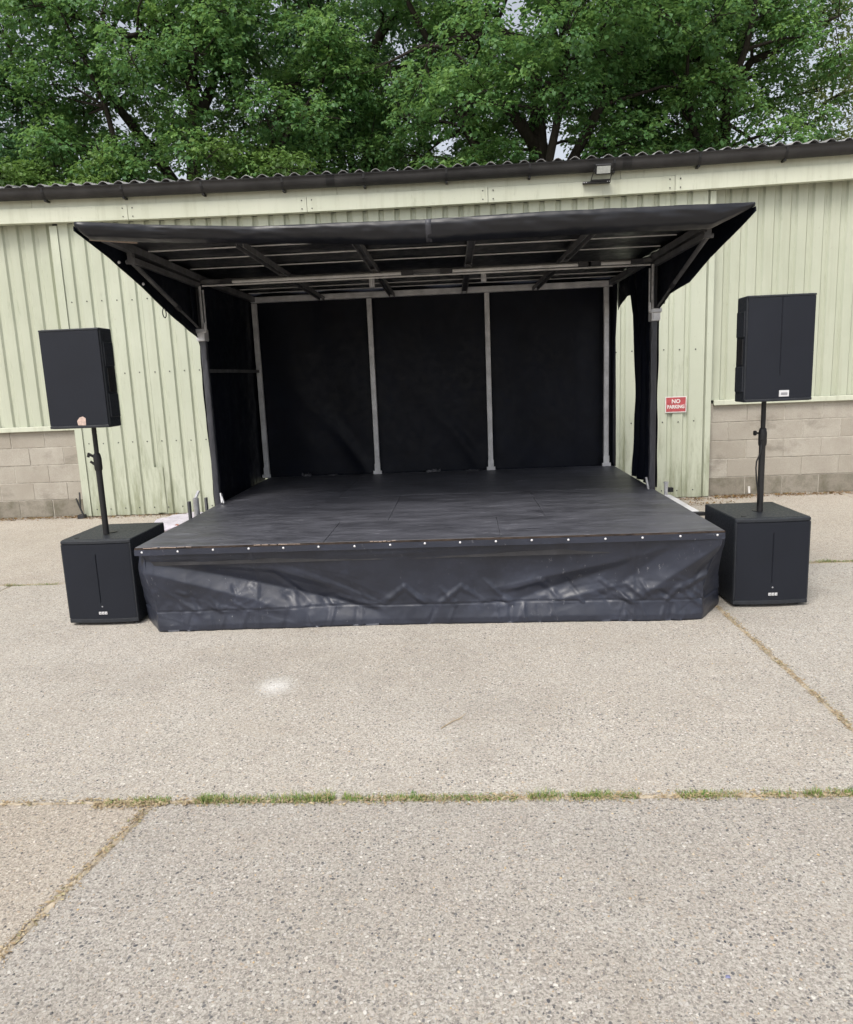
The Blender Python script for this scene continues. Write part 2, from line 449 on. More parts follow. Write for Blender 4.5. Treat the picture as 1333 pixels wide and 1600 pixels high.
Yf, Yb = 2.625, 5.975
# front row (leaning joint at the left), middle row, back row by the wall
slab([(-9,-4),(-2.35-gp,-4),(-1.262-gp,Yf-gp),(-9,Yf-gp)], 1)
slab([(-2.35+gp,-4),(3.6-gp,-4),(3.6-gp,Yf-gp),(-1.262+gp,Yf-gp)], 2)
slab([(3.6+gp,-4),(10,-4),(10,Yf-gp),(3.6+gp,Yf-gp)], 3)
slab([(-9,Yf+gp),(-3.9-gp,Yf+gp),(-3.9-gp,Yb-gp),(-9,Yb-gp)], 4)
slab([(-3.9+gp,Yf+gp),(1.675-gp,Yf+gp),(1.675-gp,Yb-gp),(-3.9+gp,Yb-gp)], 5)
slab([(1.675+gp,Yf+gp),(7.2-gp,Yf+gp),(7.2-gp,Yb-gp),(1.675+gp,Yb-gp)], 6)
slab([(-9,Yb+gp),(-1.2-gp,Yb+gp),(-1.2-gp,9.34),(-9,9.34)], 8)
slab([(-1.2+gp,Yb+gp),(4.6-gp,Yb+gp),(4.6-gp,9.34),(-1.2+gp,9.34)], 9)
slab([(4.6+gp,Yb+gp),(10,Yb+gp),(10,9.34),(4.6+gp,9.34)], 10)

# ------------------------------------------------------------------ shed
shed = thing('industrial_shed', 'long pale green corrugated metal shed with dark gutter and concrete block base', 'building', (-0.9, 9.35, 0))
OX, OY = -0.9, 9.35
def sag(x): return .05*((x+.4)/5)**2
def S(mb, name, mat, parent=shed, **k):      # parts drawn in world coordinates
    if parent is shed: off = Vector((OX,OY,0))
    else: off = Vector((OX,OY,0))
    mb.v = [(x-off.x, y-off.y, z-off.z) for x,y,z in mb.v]
    return mb.build(name, mat, parent, **k)

def block_wall(x0, x1):
    w = S(MB().box(x0, x1, 9.3550, 9.60, -.05, 1.15), 'block_wall', M['mortar'])
    bw, bh = .45, .2275
    for row in range(5):
        xs = x0 if row % 2 == 0 else x0 - bw/2
        zz = .006 + row*bh
        while xs < x1 - .03:
            a = max(xs, x0)+.004; b = min(xs+bw, x1)-.004
            if b-a > .05:
                d = random.uniform(-.003, .003)
                jx = random.uniform(-.002, .002)
                bo = MB().box(a+jx, b+jx, 9.35+d, 9.43, zz+.004, zz+bh-.004, .004)
                S(bo, 'block', M['damp'] if row == 0 else M['block'], w)
            xs += bw
    return w
block_wall(-9.0, -4.95); block_wall(3.03, 8.2)

def profile(width, pitch, crown, slope, depth, z0, z1, y, x0, zt=None):
    """ribbed sheet: wide crowns proud, narrow troughs behind"""
    pts = []; x = 0; n = int(round(width/pitch))
    tr = pitch - crown - 2*slope
    for k in range(n):
        b = x0 + k*pitch
        pts += [(b, y), (b+crown, y), (b+crown+slope, y+depth), (b+crown+slope+tr, y+depth)]
    pts.append((x0+width, y))
    m_ = len(pts); mb = MB()
    nz = 6
    vv = []
    for j in range(nz+1):
        for (px, py) in pts:
            top = z1 if zt is None else z1 + zt(px)
            z = z0 + (top-z0)*j/nz
            vv.append((px, py + .006*noise.noise((px*1.3, z*1.1, 4)), z))
    ff = [(j*m_+i, j*m_+i+1, (j+1)*m_+i+1, (j+1)*m_+i) for j in range(nz) for i in range(m_-1)]
    return mb.add(vv, ff)

# wall cladding above the block base (left and right)
for xa, xb in ((-9.18, -4.95), (3.03, 8.2)):
    x = xb if xa < 0 else xa
    k = 0
    while (x > xa+.1) if xa < 0 else (x < xb-.1):
        w = .95
        xs = x-w if xa < 0 else x
        S(profile(w, .19, .105, .020, .026, 1.19, 3.62, 9.352 + (.004 if k % 2 else 0), xs+.0005, sag), 'cladding_sheet', M['clad_wall'], solid=.002)
        x += -w if xa < 0 else w; k += 1
    xa_, xb_ = (xa, xb-.012) if xa < 0 else (xa+.03, xb)
    fl = MB()
    fl.prism([(xa_, 9.30), (xb_, 9.30), (xb_, 9.349), (xa_, 9.349)], 1.128, 1.19)
    bevel(S(fl, 'drip_flashing', M['flash']), .006, 2)

# sliding door of full height sheets
door = S(MB().box(-4.93, 3.0, 9.335, 9.347, .03, 3.6), 'sliding_door', M['dark_steel'])
x = -4.85; k = 0
while x < 2.98:
    w = min(.95, 2.995-x)
    n_ = max(1, int(round(w/.19)))
    S(profile(n_*.19 if w > .9 else w, .19 if w > .9 else w/n_, .118 if w > .9 else w/n_-.072, .016, .027, .012+.006*noise.noise((x,0,0)), 3.585, 9.282 + (.003 if k % 2 else 0), x, sag), 'cladding_sheet', M['clad'], door, solid=.002)
    sm = MB()
    for zz in (.10, .95, 1.815, 2.7):
        for i in range(n_):
            sm.dome((x+.067+i*.19+random.uniform(-.004,.004), 9.279, zz+random.uniform(-.004,.004)), .0085, (0,-1,0), .6)
    S(sm, 'screws', M['dark_steel'], door, kind='stuff')
    x += w; k += 1
S(MB().box(-4.945, -4.853, 9.262, 9.345, .012, 3.6), 'jamb_trim', M['clad'], door)
S(MB().box(2.945, 3.012, 9.268, 9.278, .014, 3.6), 'edge_trim', M['clad'], door)
# patched sheet metal at the foot of the door
for a, b, z0, z1 in ((-3.985,-3.855,.03,.62),):
    p_ = S(MB().box(a, b, 9.2735-(.004 if a > -3.9 else 0), 9.277-(.004 if a > -3.9 else 0), z0, z1), 'repair_patch', M['clad'], door)
# door stop irons by the left jamb
S(MB().bar((-4.90,9.17,.0),(-5.0,9.2,.26),.018,.012).bar((-4.95,9.185,.13),(-4.945,9.2,.34),.016,.012), 'door_stop', M['dark_steel'])
S(MB().box(-4.99,-4.91,9.16,9.24,0,.05), 'door_stop', M['dark_steel'])

S(MB().tube([(3.52,9.30,.03),(3.515,9.305,.115)], .014, 10), 'pipe_stub', M['sign_white'])
# fascia: upper board under the gutter, track cover band below in lengths
def sagged(x0, x1, y0, y1, z0, z1, n=8):
    mb = MB()
    pr = [(y0,z0),(y1,z0),(y1,z1),(y0,z1)]
    vv = []
    for i in range(n+1):
        xx = x0+(x1-x0)*i/n
        vv += [(xx, a, b+sag(xx)) for a, b in pr]
    ff = [(4*i+j, 4*i+(j+1)%4, 4*i+4+(j+1)%4, 4*i+4+j) for i in range(n) for j in range(4)]
    ff += [(3,2,1,0), (4*n,4*n+1,4*n+2,4*n+3)]
    return mb.add(vv, ff)
bx = [-9.1,-6.25,-3.92,-1.76,.37,2.515,4.75,6.9,8.2]
for a, b in zip(bx, bx[1:]):
    o = S(sagged(a+.003, b-.003, 9.185+random.uniform(-.004,.004), 9.275, 3.585, 3.752+random.uniform(-.003,.003)), 'track_cover', M['flash'])
    sm = MB()
    for xx in (a+.06, b-.06):
        for zz in (3.62, 3.715): sm.dome((xx, 9.18, zz+sag(xx)), .008, (0,-1,0), .6)
    S(sm, 'screws', M['dark_steel'], o, kind='stuff')
bx2 = [-9.1,-5.1,-1.4,1.9,5.3,8.2]
for a, b in zip(bx2, bx2[1:]):
    S(sagged(a+.002, b-.002, 9.212, 9.272, 3.757, 3.93), 'fascia_board', M['flash'])
# gutter
def gut(x0, x1, n=60, r=.068):
    mb = MB(); prof = []
    prof.append((9.128-r-.006, 3.957)); 
    for j in range(11):
        an = math.pi + math.pi*j/10
        prof.append((9.138+r*math.cos(an), 3.945+.115*math.sin(an)*1.0))
    prof.append((9.206, 3.965))
    inner = [(a*.94+9.138*.06, b+.006) for a, b in reversed(prof[1:-1])]
    pr = prof + inner; m_ = len(pr); vv = []
    for i in range(n+1):
        xx = x0+(x1-x0)*i/n
        dz = sag(xx) + .006*noise.noise((xx*.9, 2, 2))
        vv += [(xx, a, b+dz) for a, b in pr]
    ff = [(m_*i+j, m_*i+(j+1)%m_, m_*(i+1)+(j+1)%m_, m_*(i+1)+j) for i in range(n) for j in range(m_)]
    return mb.add(vv, ff)
gutter = S(gut(-9.15, 8.25), 'gutter', M['gutter'], smooth=True)
xx = -8.7
while xx < 8.2:
    mb = MB(); vv = []; 
    for w_ in (-.014, .014):
        for j in range(9):
            an = math.pi + math.pi*j/8
            vv.append((xx+w_, 9.138+.073*math.cos(an), 3.945+sag(xx)+.121*math.sin(an)))
    ff = [(j, j+1, 9+j+1, 9+j) for j in range(8)]
    mb.add(vv, ff); mb.box(xx-.012, xx+.012, 9.12, 9.21, 3.812+sag(xx), 3.832+sag(xx))
    S(mb, 'gutter_bracket', M['black'], gutter, solid=.004)
    xx += .955
for xx in (-6.6, -1.45, 1.95):
    S(gut(xx-.05, xx+.05, 2, .074), 'gutter_joint', M['black'], gutter, smooth=True)
# roof of profiled fibre cement sheets; ridge; rear and side walls
roof = S(MB().box(-9.1, 8.2, 12.40, 12.52, 4.34, 4.41), 'roof', M['dark_steel'])
x = -9.1; k = 0
while x < 8.15:
    mb = MB(); n_ = 40; w = .95+.05
    def rf(u, v, x=x, k=k):
        xx = x + u*w
        yy = 9.105 + .012*noise.noise((k*3.3, 1, 1)) + v*3.36
        z = 3.976 + sag(xx) + v*3.36*.14 + .025*math.cos(2*math.pi*(xx-.03)/.19) + (.004 if k % 2 else 0)
        return (xx, yy, z)
    mb.grid(rf, n_, 3)
    S(mb, 'roof_sheet', M['roof'], roof, smooth=True, solid=.007)
    mb = MB()
    mb.grid(lambda u, v: (rf(u,0)[0], 12.46 + v*3.0, 4.452 - v*.45 + .034*math.cos(2*math.pi*(rf(u,0)[0]-.03)/.19)+(.004 if k % 2 else 0)), n_, 1)
    S(mb, 'roof_sheet', M['roof'], roof, smooth=True, solid=.007)
    x += .95; k += 1
S(MB().box(-9.1, 8.2, 15.3, 15.4, 0, 3.9), 'rear_wall', M['clad_wall'])
for xx in (-9.15, 8.15):
    S(MB().add([(xx,9.45,0),(xx,15.3,0),(xx,15.3,3.9),(xx,12.46,4.33),(xx,9.45,3.9),(xx+.06,9.45,0),(xx+.06,15.3,0),(xx+.06,15.3,3.9),(xx+.06,12.46,4.33),(xx+.06,9.45,3.9)],
        [(0,1,2,3,4),(9,8,7,6,5),(0,5,6,1),(1,6,7,2),(2,7,8,3),(3,8,9,4),(4,9,5,0)]), 'gable_wall', M['clad_wall'])
S(MB().box(-9.08, 8.14, 9.62, 9.66, 0, 3.85), 'lining_wall', M['dark_steel'])

# floodlight on the fascia
fl = thing('floodlight', 'small black floodlight bracketed to the shed fascia in front of the gutter', 'floodlight', (1.66, 9.18, 3.74))
MB().box(-.20,.11,-.055,-.002,-.02,.0).build('base_plate', M['black'], fl)
b = MB(); 
b.bar((-.115,-.045,.0),(-.10,-.20,.085),.018,.006,(1,0,0)).bar((.105,-.045,.0),(.105,-.20,.085),.018,.006,(1,0,0)).box(-.115,.11,-.062,-.03,.0,.016)
b.build('bracket', M['black'], fl)
h = MB(); 
hb = h.box(-.10,.10,-.04,.035,-.062,.062, .008).build('housing', M['black'], fl)
hb.location = (0,-.19,.092); hb.scale = (.88,.88,.85); hb.rotation_euler = (R(22),0,0)
ln = MB().box(-.085,.085,-.045,-.0405,-.047,.042).build('lens', M['lamp_glass'], hb)
fin = MB()
for i in range(7): fin.box(-.08+i*.025,-.074+i*.025,.035,.055,-.05,.05)
fin.build('cooling_fin', M['black'], hb)
sc_ = MB()
for xx in (-.19,-.165,.075,.098): sc_.dome((xx,-.055,-.01), .007, (0,-1,0), .6)
sc_.build('screws', M['galv'], fl, kind='stuff')

# sign
sg = thing('parking_sign', 'small red and white NO PARKING sign screwed to the green door', 'sign', (2.593, 9.276, 1.16))
MB().box(-.128,.128,-.006,-.001,-.097,.097).build('panel', M['sign_white'], sg)
MB().box(-.117,.117,-.0075,-.0062,-.086,.086).build('red_field', M['sign_red'], sg)
def text(body, size, loc, parent, mat, name='lettering', rot=(R(90),0,0), ext=.0008, sx=1.0, bold=.0):
    cu_ = bpy.data.curves.new('txt', 'FONT'); cu_.body = body; cu_.size = size; cu_.align_x = 'CENTER'; cu_.align_y = 'CENTER'
    cu_.extrude = ext; cu_.offset = bold; cu_.resolution_u = 3
    ob = bpy.data.objects.new('txt', cu_); COL.objects.link(ob)
    dg = bpy.context.evaluated_depsgraph_get(); dg.update()
    me = bpy.data.meshes.new_from_object(ob.evaluated_get(dg)); bpy.data.objects.remove(ob)
    me.materials.clear(); me.materials.append(mat)
    o = link(name, me, parent); o.location = loc; o.rotation_euler = rot; o.scale = (sx,1,1); return o
text('NO', .066, (.0,-.0085,.037), sg, M['sign_white'], bold=.0022)
text('PARKING', .058, (.0,-.0085,-.029), sg, M['sign_white'], sx=.86, bold=.0022)
sgs = MB()
for xx in (-.108,.108): sgs.dome((xx,-.0062,.0), .005, (0,-1,0), .6)
sgs.build('screws', M['galv'], sg, kind='stuff')

# ------------------------------------------------------------------ the stage
stage = thing('mobile_stage', 'black mobile trailer stage with canopy roof, tarp walls and wrinkled front skirt', 'stage', (-.28, 4.61, 0))
TX, TY = -.28, 4.61
def T(mb, name, mat, parent=stage, **k):
    mb.v = [(x-TX, y-TY, z) for x,y,z in mb.v]
    return mb.build(name, mat, parent, **k)
XL, XR, DF, DB, DZ = -2.158, 1.605, 4.612, 8.06, .592
deck = T(MB().box(XL+.02, XR-.02, DF+.03, DB, .46, .568), 'deck', M['dark_steel'])
ce = [XL, -.92, .215, XR]; re_ = [DF+.002, 5.30, 6.45, DB+.02]
for j in range(3):
    for i in range(3):
        off = (0, .35, -.2)[j] if 0 < i else 0; off2 = (0, .35, -.2)[j] if i < 2 else 0
        dz = random.uniform(-.0012,.0012)
        T(MB().box(ce[i]+off+.0008, ce[i+1]+off2-.0008, re_[j]+.0008, re_[j+1]-.0008, .569, DZ+dz, .002), 'deck_panel', M['deck'], deck)
eb = T(MB().grid(lambda u, v: (XL+u*(XR-XL), DF - .004 - .003*noise.noise((u*30,1,1)) + (0,0,.03)[0], (.556 + v*.034 + .002*noise.noise((u*22,5,5)))), 120, 1), 'edge_board', M['edge'], deck, solid=.006)
# rough pale splinters along the front edge
sp = MB()
for a, b in ((-2.1,-1.76),(-1.37,-1.05),(-.62,-.45)):
    n_ = 6
    for i in range(n_):
        u0 = a+(b-a)*i/n_; u1 = u0 + (b-a)/n_*random.uniform(.6,1.1)
        z = .5895+random.uniform(-.002,.001)
        sp.bar((u0, 4.604, z), (u1, 4.604, z+random.uniform(-.002,.002)), .004, random.uniform(.002,.005))
T(sp, 'splinters', M['raw_wood'], deck, kind='stuff')

# front skirt, following the photograph's folds
topP = [(-2.162,8.05),(-2.162,5.6),(-2.162,4.66),(-2.13,4.606),(-1.45,4.604),(-.28,4.604),(.7,4.604),(1.52,4.604),(1.59,4.606),(1.609,4.66),(1.609,5.6),(1.609,8.05)]
botP = [(-2.26,8.05),(-2.27,5.6),(-2.275,4.97),(-2.06,4.68),(-1.43,4.712),(-.28,4.722),(.7,4.70),(1.36,4.676),(1.47,4.69),(1.70,4.99),(1.71,5.6),(1.70,8.05)]
par = [0, .06, .10, .135, .30, .52, .70, .85, .88, .92, .95, 1]
def plin(P_, s):
    for k in range(len(par)-1):
        if s <= par[k+1] or k == len(par)-2:
            f = (s-par[k])/(par[k+1]-par[k]); f = max(0, min(1, f))
            a, b = P_[k], P_[k+1]
            return a[0]+(b[0]-a[0])*f, a[1]+(b[1]-a[1])*f
ridges = [  # x0,z0,x1,z1,width,amp (amp>0 towards the viewer)
    (-2.12,.50,-.62,.10,.075,-.050), (-2.12,.42,-1.15,.12,.11,.055), (-2.1,.36,-1.75,.08,.05,.012),
    (-2.05,.512,-1.35,.50,.022,.012), (-1.75,.47,-1.3,.41,.02,.010), (-1.32,.43,-.95,.30,.03,.014), (-1.28,.38,-1.05,.16,.02,-.012),
    (-1.15,.40,-.55,.14,.045,.014), (-.92,.33,-.55,.15,.03,-.014), (-.86,.20,-.62,.13,.018,.012), (-.55,.16,-.42,.26,.02,.014),(-.42,.26,-.30,.15,.018,.014),
    (-.18,.15,-.05,.25,.018,.013), (-.05,.25,.08,.15,.018,.013), (-.9,.50,-.1,.51,.02,.008), (.1,.49,.55,.52,.02,.007),
    (.22,.22,.50,.28,.02,.014), (.46,.28,.58,.16,.018,.014), (.15,.23,.95,.40,.055,.026), (.35,.16,1.0,.37,.06,-.030), (.55,.14,1.05,.25,.03,.012),
    (.95,.40,1.30,.50,.04,.010), (.85,.27,.99,.17,.014,.010), (1.02,.24,1.12,.16,.014,.010), (1.25,.13,1.36,.24,.018,.012),
    (1.58,.50,1.12,.18,.085,.045), (1.30,.50,.95,.22,.07,-.02), (1.56,.42,1.40,.20,.03,-.012), (1.52,.30,1.36,.21,.02,.016), (1.36,.21,1.48,.10,.016,.012), (1.1,.22,1.42,.22,.03,.010)]
_r = random.Random(3)
for _k in range(46):        # short sharp creases above the hem
    _x = _r.uniform(-2.0, 1.5); _z = _r.uniform(.14, .30); _a = _r.choice((-1, 1))*_r.uniform(.4, 1.3); _l = _r.uniform(.05, .16)
    ridges.append((_x, _z, _x+math.cos(_a)*_l, max(.13, _z-abs(math.sin(_a))*_l), _r.uniform(.010, .020), _r.choice((-1, 1, 1))*_r.uniform(.005, .011)))
for _k in range(26):        # creases across the hem
    _x = _r.uniform(-2.0, 1.5); _a = _r.uniform(-.05, .05)
    ridges.append((_x, .118, _x+_a, .01, _r.uniform(.008, .018), _r.choice((-1, 1))*_r.uniform(.003, .008)))
def skirt_pt(u, v):
    s = u
    tx, ty = plin(topP, s); bx_, by_ = plin(botP, s)
    z = .576*(1-v)
    e = v**1.25
    x = tx + (bx_-tx)*e; y = ty + (by_-ty)*e
    # concave hang: the cloth falls away under the edge and comes out at the hem
    fr = max(0, min(1, (s-.10)/.05))*max(0, min(1, (.93-s)/.05))
    hang = .055*math.sin(math.pi*min(1, v*1.08))*(.55+.45*noise.noise((x*1.1, 3, 9))+.35) * fr
    if v > .62: hang -= .030*((v-.62)/.38)**1.5*fr
    d = -hang
    for (x0,z0,x1,z1,w,a) in ridges:
        dx, dz = x1-x0, z1-z0; L2 = dx*dx+dz*dz
        t = ((x-x0)*dx+(z-z0)*dz)/L2
        if t < -.25 or t > 1.25: continue
        px, pz = x0+dx*max(0,min(1,t)), z0+dz*max(0,min(1,t))
        q = math.hypot(x-px, z-pz)/w
        if q > 2.6: continue
        fall = 1.0
        d += a*(math.exp(-abs(q)**1.2) if w > .03 else max(0, 1-q/1.5))*min(1, .25+1.6*min(max(t,0)+.2, 1.2-min(t,1)))
    # crumples, stronger towards the hem
    k = .3+.7*min(1, max(0, (v-.45)/.3))
    if v > .77: k = .35
    n1 = noise.noise((x*5.5+z*4, z*9-x*2, s*3)); n2 = noise.noise((x*11-z*6, z*14, 4.2))
    d += (.005*(1-abs(n1)*2.2) + .003*(1-abs(n2)*2.4))*k*min(1, v*5)
    d += .0015*noise.noise((x*26, z*22, 2))*k*min(1, v*5)
    if v > .77:
        d += .0045*(1-2.6*abs(noise.noise((x*7+z*2.5, .3, 5))))
    if .755 < v < .775: d -= .006
    if abs(x+1.40) < .012 and fr > .5: d += .003
    if abs(x-1.06) < .010 and fr > .5: d += .003
    # outward normal in plan
    ex, ey = plin(botP, min(1, s+.004)); fx, fy = plin(botP, max(0, s-.004))
    tv = Vector((ex-fx, ey-fy)); tv = tv.normalized() if tv.length > 1e-6 else Vector((1,0))
    nx, ny = tv.y, -tv.x
    zz = z + (.006*noise.noise((x*3, 1, 7)) if v > .9 else 0)*0
    if v > .98: zz = .002
    return (x+nx*d, y+ny*d, max(.002, zz))
# finer columns over the front
def su(u): return u
sk = T(MB().grid(skirt_pt, 620, 76), 'skirt', M['skirt'], smooth=True, solid=.0015)
# batten strip and rivets that hold the skirt
bt = T(MB().grid(lambda u, v: (-2.158+u*3.762, 4.5985+.0012*noise.noise((u*40,2,2)), .541+v*.038+.001*noise.noise((u*18,8,2))), 90, 1), 'batten', M['skirt'], sk, solid=.004)
rx = [-2.107,-1.87,-1.637,-1.403,-1.178,-.95,-.718,-.489,-.268,-.044,.182,.407,.636,.867,1.096,1.329,1.556]
rm = MB().dome((0,0,0), .0076, (0,-1,0), .55).mesh('rivet'); rm.materials.append(M['badge'])
for q in rx:
    link('rivet', rm, sk, True, (q-TX, 4.5955-TY, .566+random.uniform(-.003,.003)))

# rear posts
bxs = [-2.18, -.951, .285, 1.522]
for q in bxs:
    p_ = T(MB().box(q-.026, q+.026, 8.035, 8.085, DZ, 2.452, .004), 'rear_post', M['alu'])
    T(MB().box(q-.045, q+.045, 8.015, 8.034, DZ+.001, DZ+.035).box(q-.03, q+.03, 8.028, 8.0345, DZ+.036, DZ+.11), 'foot_plate', M['alu'], p_)
# roof frame
T(MB().box(-2.205, 1.60, 8.02, 8.09, 2.455, 2.515, .004), 'rear_beam', M['alu'])
T(MB().bar((-2.18,8.02,2.49),(-2.175,6.4,2.495),.05,.05).bar((-2.175,6.4,2.495),(-2.215,4.80,2.55),.05,.05), 'side_beam', M['steel'])
T(MB().bar((1.565,8.02,2.49),(1.585,6.4,2.485),.05,.05).bar((1.585,6.4,2.485),(1.70,5.05,2.545),.05,.05), 'side_beam', M['steel'])
T(MB().bar((-2.195,5.13,2.462),(-2.178,6.36,2.44),.036,.036), 'brace_rail', M['steel'])
T(MB().bar((1.645,5.22,2.455),(1.60,6.36,2.435),.036,.036), 'brace_rail', M['steel'])
for xf, xb, yf in ((-1.432,-1.44,5.06),(-.676,-.70,5.10),(.098,.052,5.14),(.895,.785,5.14)):
    ra = T(MB().bar((xf,yf,2.528),(xb,8.02,2.478),.055,.012).bar((xf-.024,yf,2.512),(xb-.024,8.02,2.463),.006,.036).bar((xf+.024,yf,2.512),(xb+.024,8.02,2.463),.006,.036), 'rafter', M['steel'])
    T(MB().box(xf-.034+(xb-xf)*.42, xf+.034+(xb-xf)*.42, 6.2,6.3,2.475,2.484), 'joint_plate', M['dark_steel'], ra)
for k, (yy, zz) in enumerate(((5.36,2.553),(5.73,2.548),(6.18,2.545),(7.06,2.54),(7.55,2.536),(7.85,2.532))):
    hw = .004
    a, b = -2.17, 1.585
    T(MB().box(a, b, yy-hw, yy+hw, zz-.004, zz+.004), 'purlin', M['white_bar'])
# mid crossbar carrying batten lights
cb = T(MB().box(-2.16, 1.57, 6.36, 6.40, 2.452, 2.486, .004), 'crossbar', M['steel'])
for a, b in ((-1.93,-.42),(-.1,1.02),(1.10,1.44)):
    lt = T(MB().tube([(a,6.335,2.455),(b,6.335,2.455)], .0135, 10), 'batten_light', M['white_bar'])
    for e_ in (a, b): T(MB().box(e_-.05,e_+.05,6.315,6.355,2.438,2.474), 'end_cap', M['dark_steel'], lt)
T(MB().tube([(-2.14,6.34,2.432),(1.55,6.34,2.428)], .007, 6), 'cable', M['white_bar'])
for xx in (-.72,.205):
    T(MB().box(xx-.022,xx+.022,6.36,6.39,2.36,2.438,.004).tube([(xx,6.355,2.37),(xx,6.355,2.425)],.012,8), 'hanging_clamp', M['galv'])

# front posts with rams, sleeves and wrapped lower legs
for px, sgn in ((-2.185, -1), (1.592, 1)):
    fp = T(MB().box(px-.016+.012*sgn, px+.016+.012*sgn, 6.372, 6.41, DZ-.05, 2.46, .004), 'front_post', M['dark_steel'])
    T(MB().tube([(px-.022*sgn,6.335,2.0),(px-.022*sgn,6.335,2.43)], .012, 8).tube([(px-.045*sgn,6.345,2.06),(px-.045*sgn,6.345,2.40)], .008, 8), 'lift_ram', M['galv'], fp)
    T(MB().box(px-.036+.006*sgn, px+.036+.006*sgn, 6.33, 6.44, 1.985, 2.085, .005), 'sleeve', M['alu'], fp)
    T(MB().box(px-.055, px+.05, 6.315, 6.345, 2.05, 2.085, .004).tube([(px-.05*sgn,6.31,2.06),(px-.05*sgn,6.31,2.13)],.013,8), 'clamp', M['galv'], fp)
    def wrap(u, v, px=px):
        an = u*2*math.pi
        z = DZ-.05 + v*(1.985-DZ+.05)
        r = .026 + .005*noise.noise((math.cos(an)*1.5+px, math.sin(an)*1.5, z*9)) + .004*noise.noise((an, z*30*(1-v)+3, px))*(1-v)
        c, s_ = math.cos(an), math.sin(an)
        mx = max(abs(c), abs(s_))
        r = r*(1/mx*.75+.25)
        return (px+c*r, 6.385+s_*r, z)
    T(MB().grid(wrap, 28, 90), 'tarp_wrap', M['sleeve'], fp, smooth=True)
    mt = (-2.21,5.16,2.455) if sgn < 0 else (1.655,5.25,2.45)
    lo = (px-.0+.02*sgn, 6.36, 2.09)
    d = Vector(lo)-Vector(mt)
    st = T(MB().tube([mt, Vector(mt)+d*.62], .017, 10).tube([Vector(mt)+d*.6, lo], .011, 8), 'gas_strut', M['steel'])
    T(MB().tube([Vector(mt)+d*.60, Vector(mt)+d*.66], .021, 10), 'strut_collar', M['dark_steel'], st)
    T(MB().box(mt[0]-.018,mt[0]+.018,mt[1]-.03,mt[1]+.02,mt[2]-.015,mt[2]+.065,.003).tube([(mt[0]-.034,mt[1]-.01,mt[2]),(mt[0]+.034,mt[1]-.01,mt[2])],.016,10), 'strut_bracket', M['steel'], st)

# canopy sheet
frontE = [(-2.262,4.53,2.585),(-1.9,4.71,2.583),(-1.6,4.80,2.58),(-1.28,4.90,2.578),(-.76,4.945,2.582),(-.22,4.98,2.583),(.55,4.94,2.583),(1.16,4.955,2.583),(1.86,4.985,2.583)]
def fe(u):
    x = -2.262 + u*(1.86+2.262)
    for a, b in zip(frontE, frontE[1:]):
        if x <= b[0] or b is frontE[-1]:
            f = (x-a[0])/(b[0]-a[0]); return Vector(a).lerp(Vector(b), f)
def canopy(u, v):
    f = fe(u); bx_ = -2.235+u*(1.64+2.235)
    t = v
    e = min(1, t*1.9)
    x = f.x + (bx_-f.x)*e
    y = f.y + (8.12-f.y)*t
    z = f.z + (2.566-f.z)*min(1, t*4)
    lam = abs(math.sin(math.pi*(y-.2)/.42))
    z += -.006 + .012*noise.noise((x*1.8, y*1.4, 3)) + .004*noise.noise((x*7, y*6, 8))
    return (x, y, z)
T(MB().grid(canopy, 110, 70), 'canopy', M['roof_tarp'], smooth=True, solid=.002)
# rolled front edge of the canopy
def roll(u, v):
    f = fe(u)
    taper = min(1, (1-u)/.07+.12)*min(1, u/.02+.45)
    hgt = (.085 + .045*min(1, max(0, (u-.25)/.2)))*taper
    an = v*1.5*math.pi
    prof = [(0,0.012),(-.030,.004),(-.040,-.02),(-.034,-.05),(-.008,-.085),(.05,-.105),(.12,-.085),(.16,-.03)]
    q = v*(len(prof)-1); k = min(int(q), len(prof)-2); w = q-k
    w = w*w*(3-2*w)*.5+w*.5
    py = prof[k][0]+(prof[k+1][0]-prof[k][0])*w; pz = prof[k][1]+(prof[k+1][1]-prof[k][1])*w
    wr = .006*noise.noise((f.x*6+pz*20, pz*30, 2)) + .004*noise.noise((f.x*15, pz*40, 6))
    return (f.x, f.y+.012 + py*(1.0 if py < 0 else 1.15)*max(.3,taper) + wr, f.z+.006 + (pz*hgt/.105 if pz < 0 else pz*.6) + wr*.6)
rl = T(MB().grid(roll, 190, 21), 'canopy_edge', M['roof_tarp'], smooth=True, solid=.002)
T(MB().grid(lambda u, v: (roll(.5+u*.009,v)[0], roll(.5,v)[1]-.003, roll(.5,v)[2]), 2, 12), 'edge_strap', M['sleeve'], rl, smooth=True, solid=.003)
# bare timber showing at the two corners
T(MB().bar((-2.235,4.64,2.512),(-2.0,4.78,2.506),.02,.008), 'edge_timber', M['raw_wood'], rl)
T(MB().bar((1.47,5.13,2.512),(1.70,5.11,2.513),.05,.008), 'edge_timber', M['raw_wood'], rl)

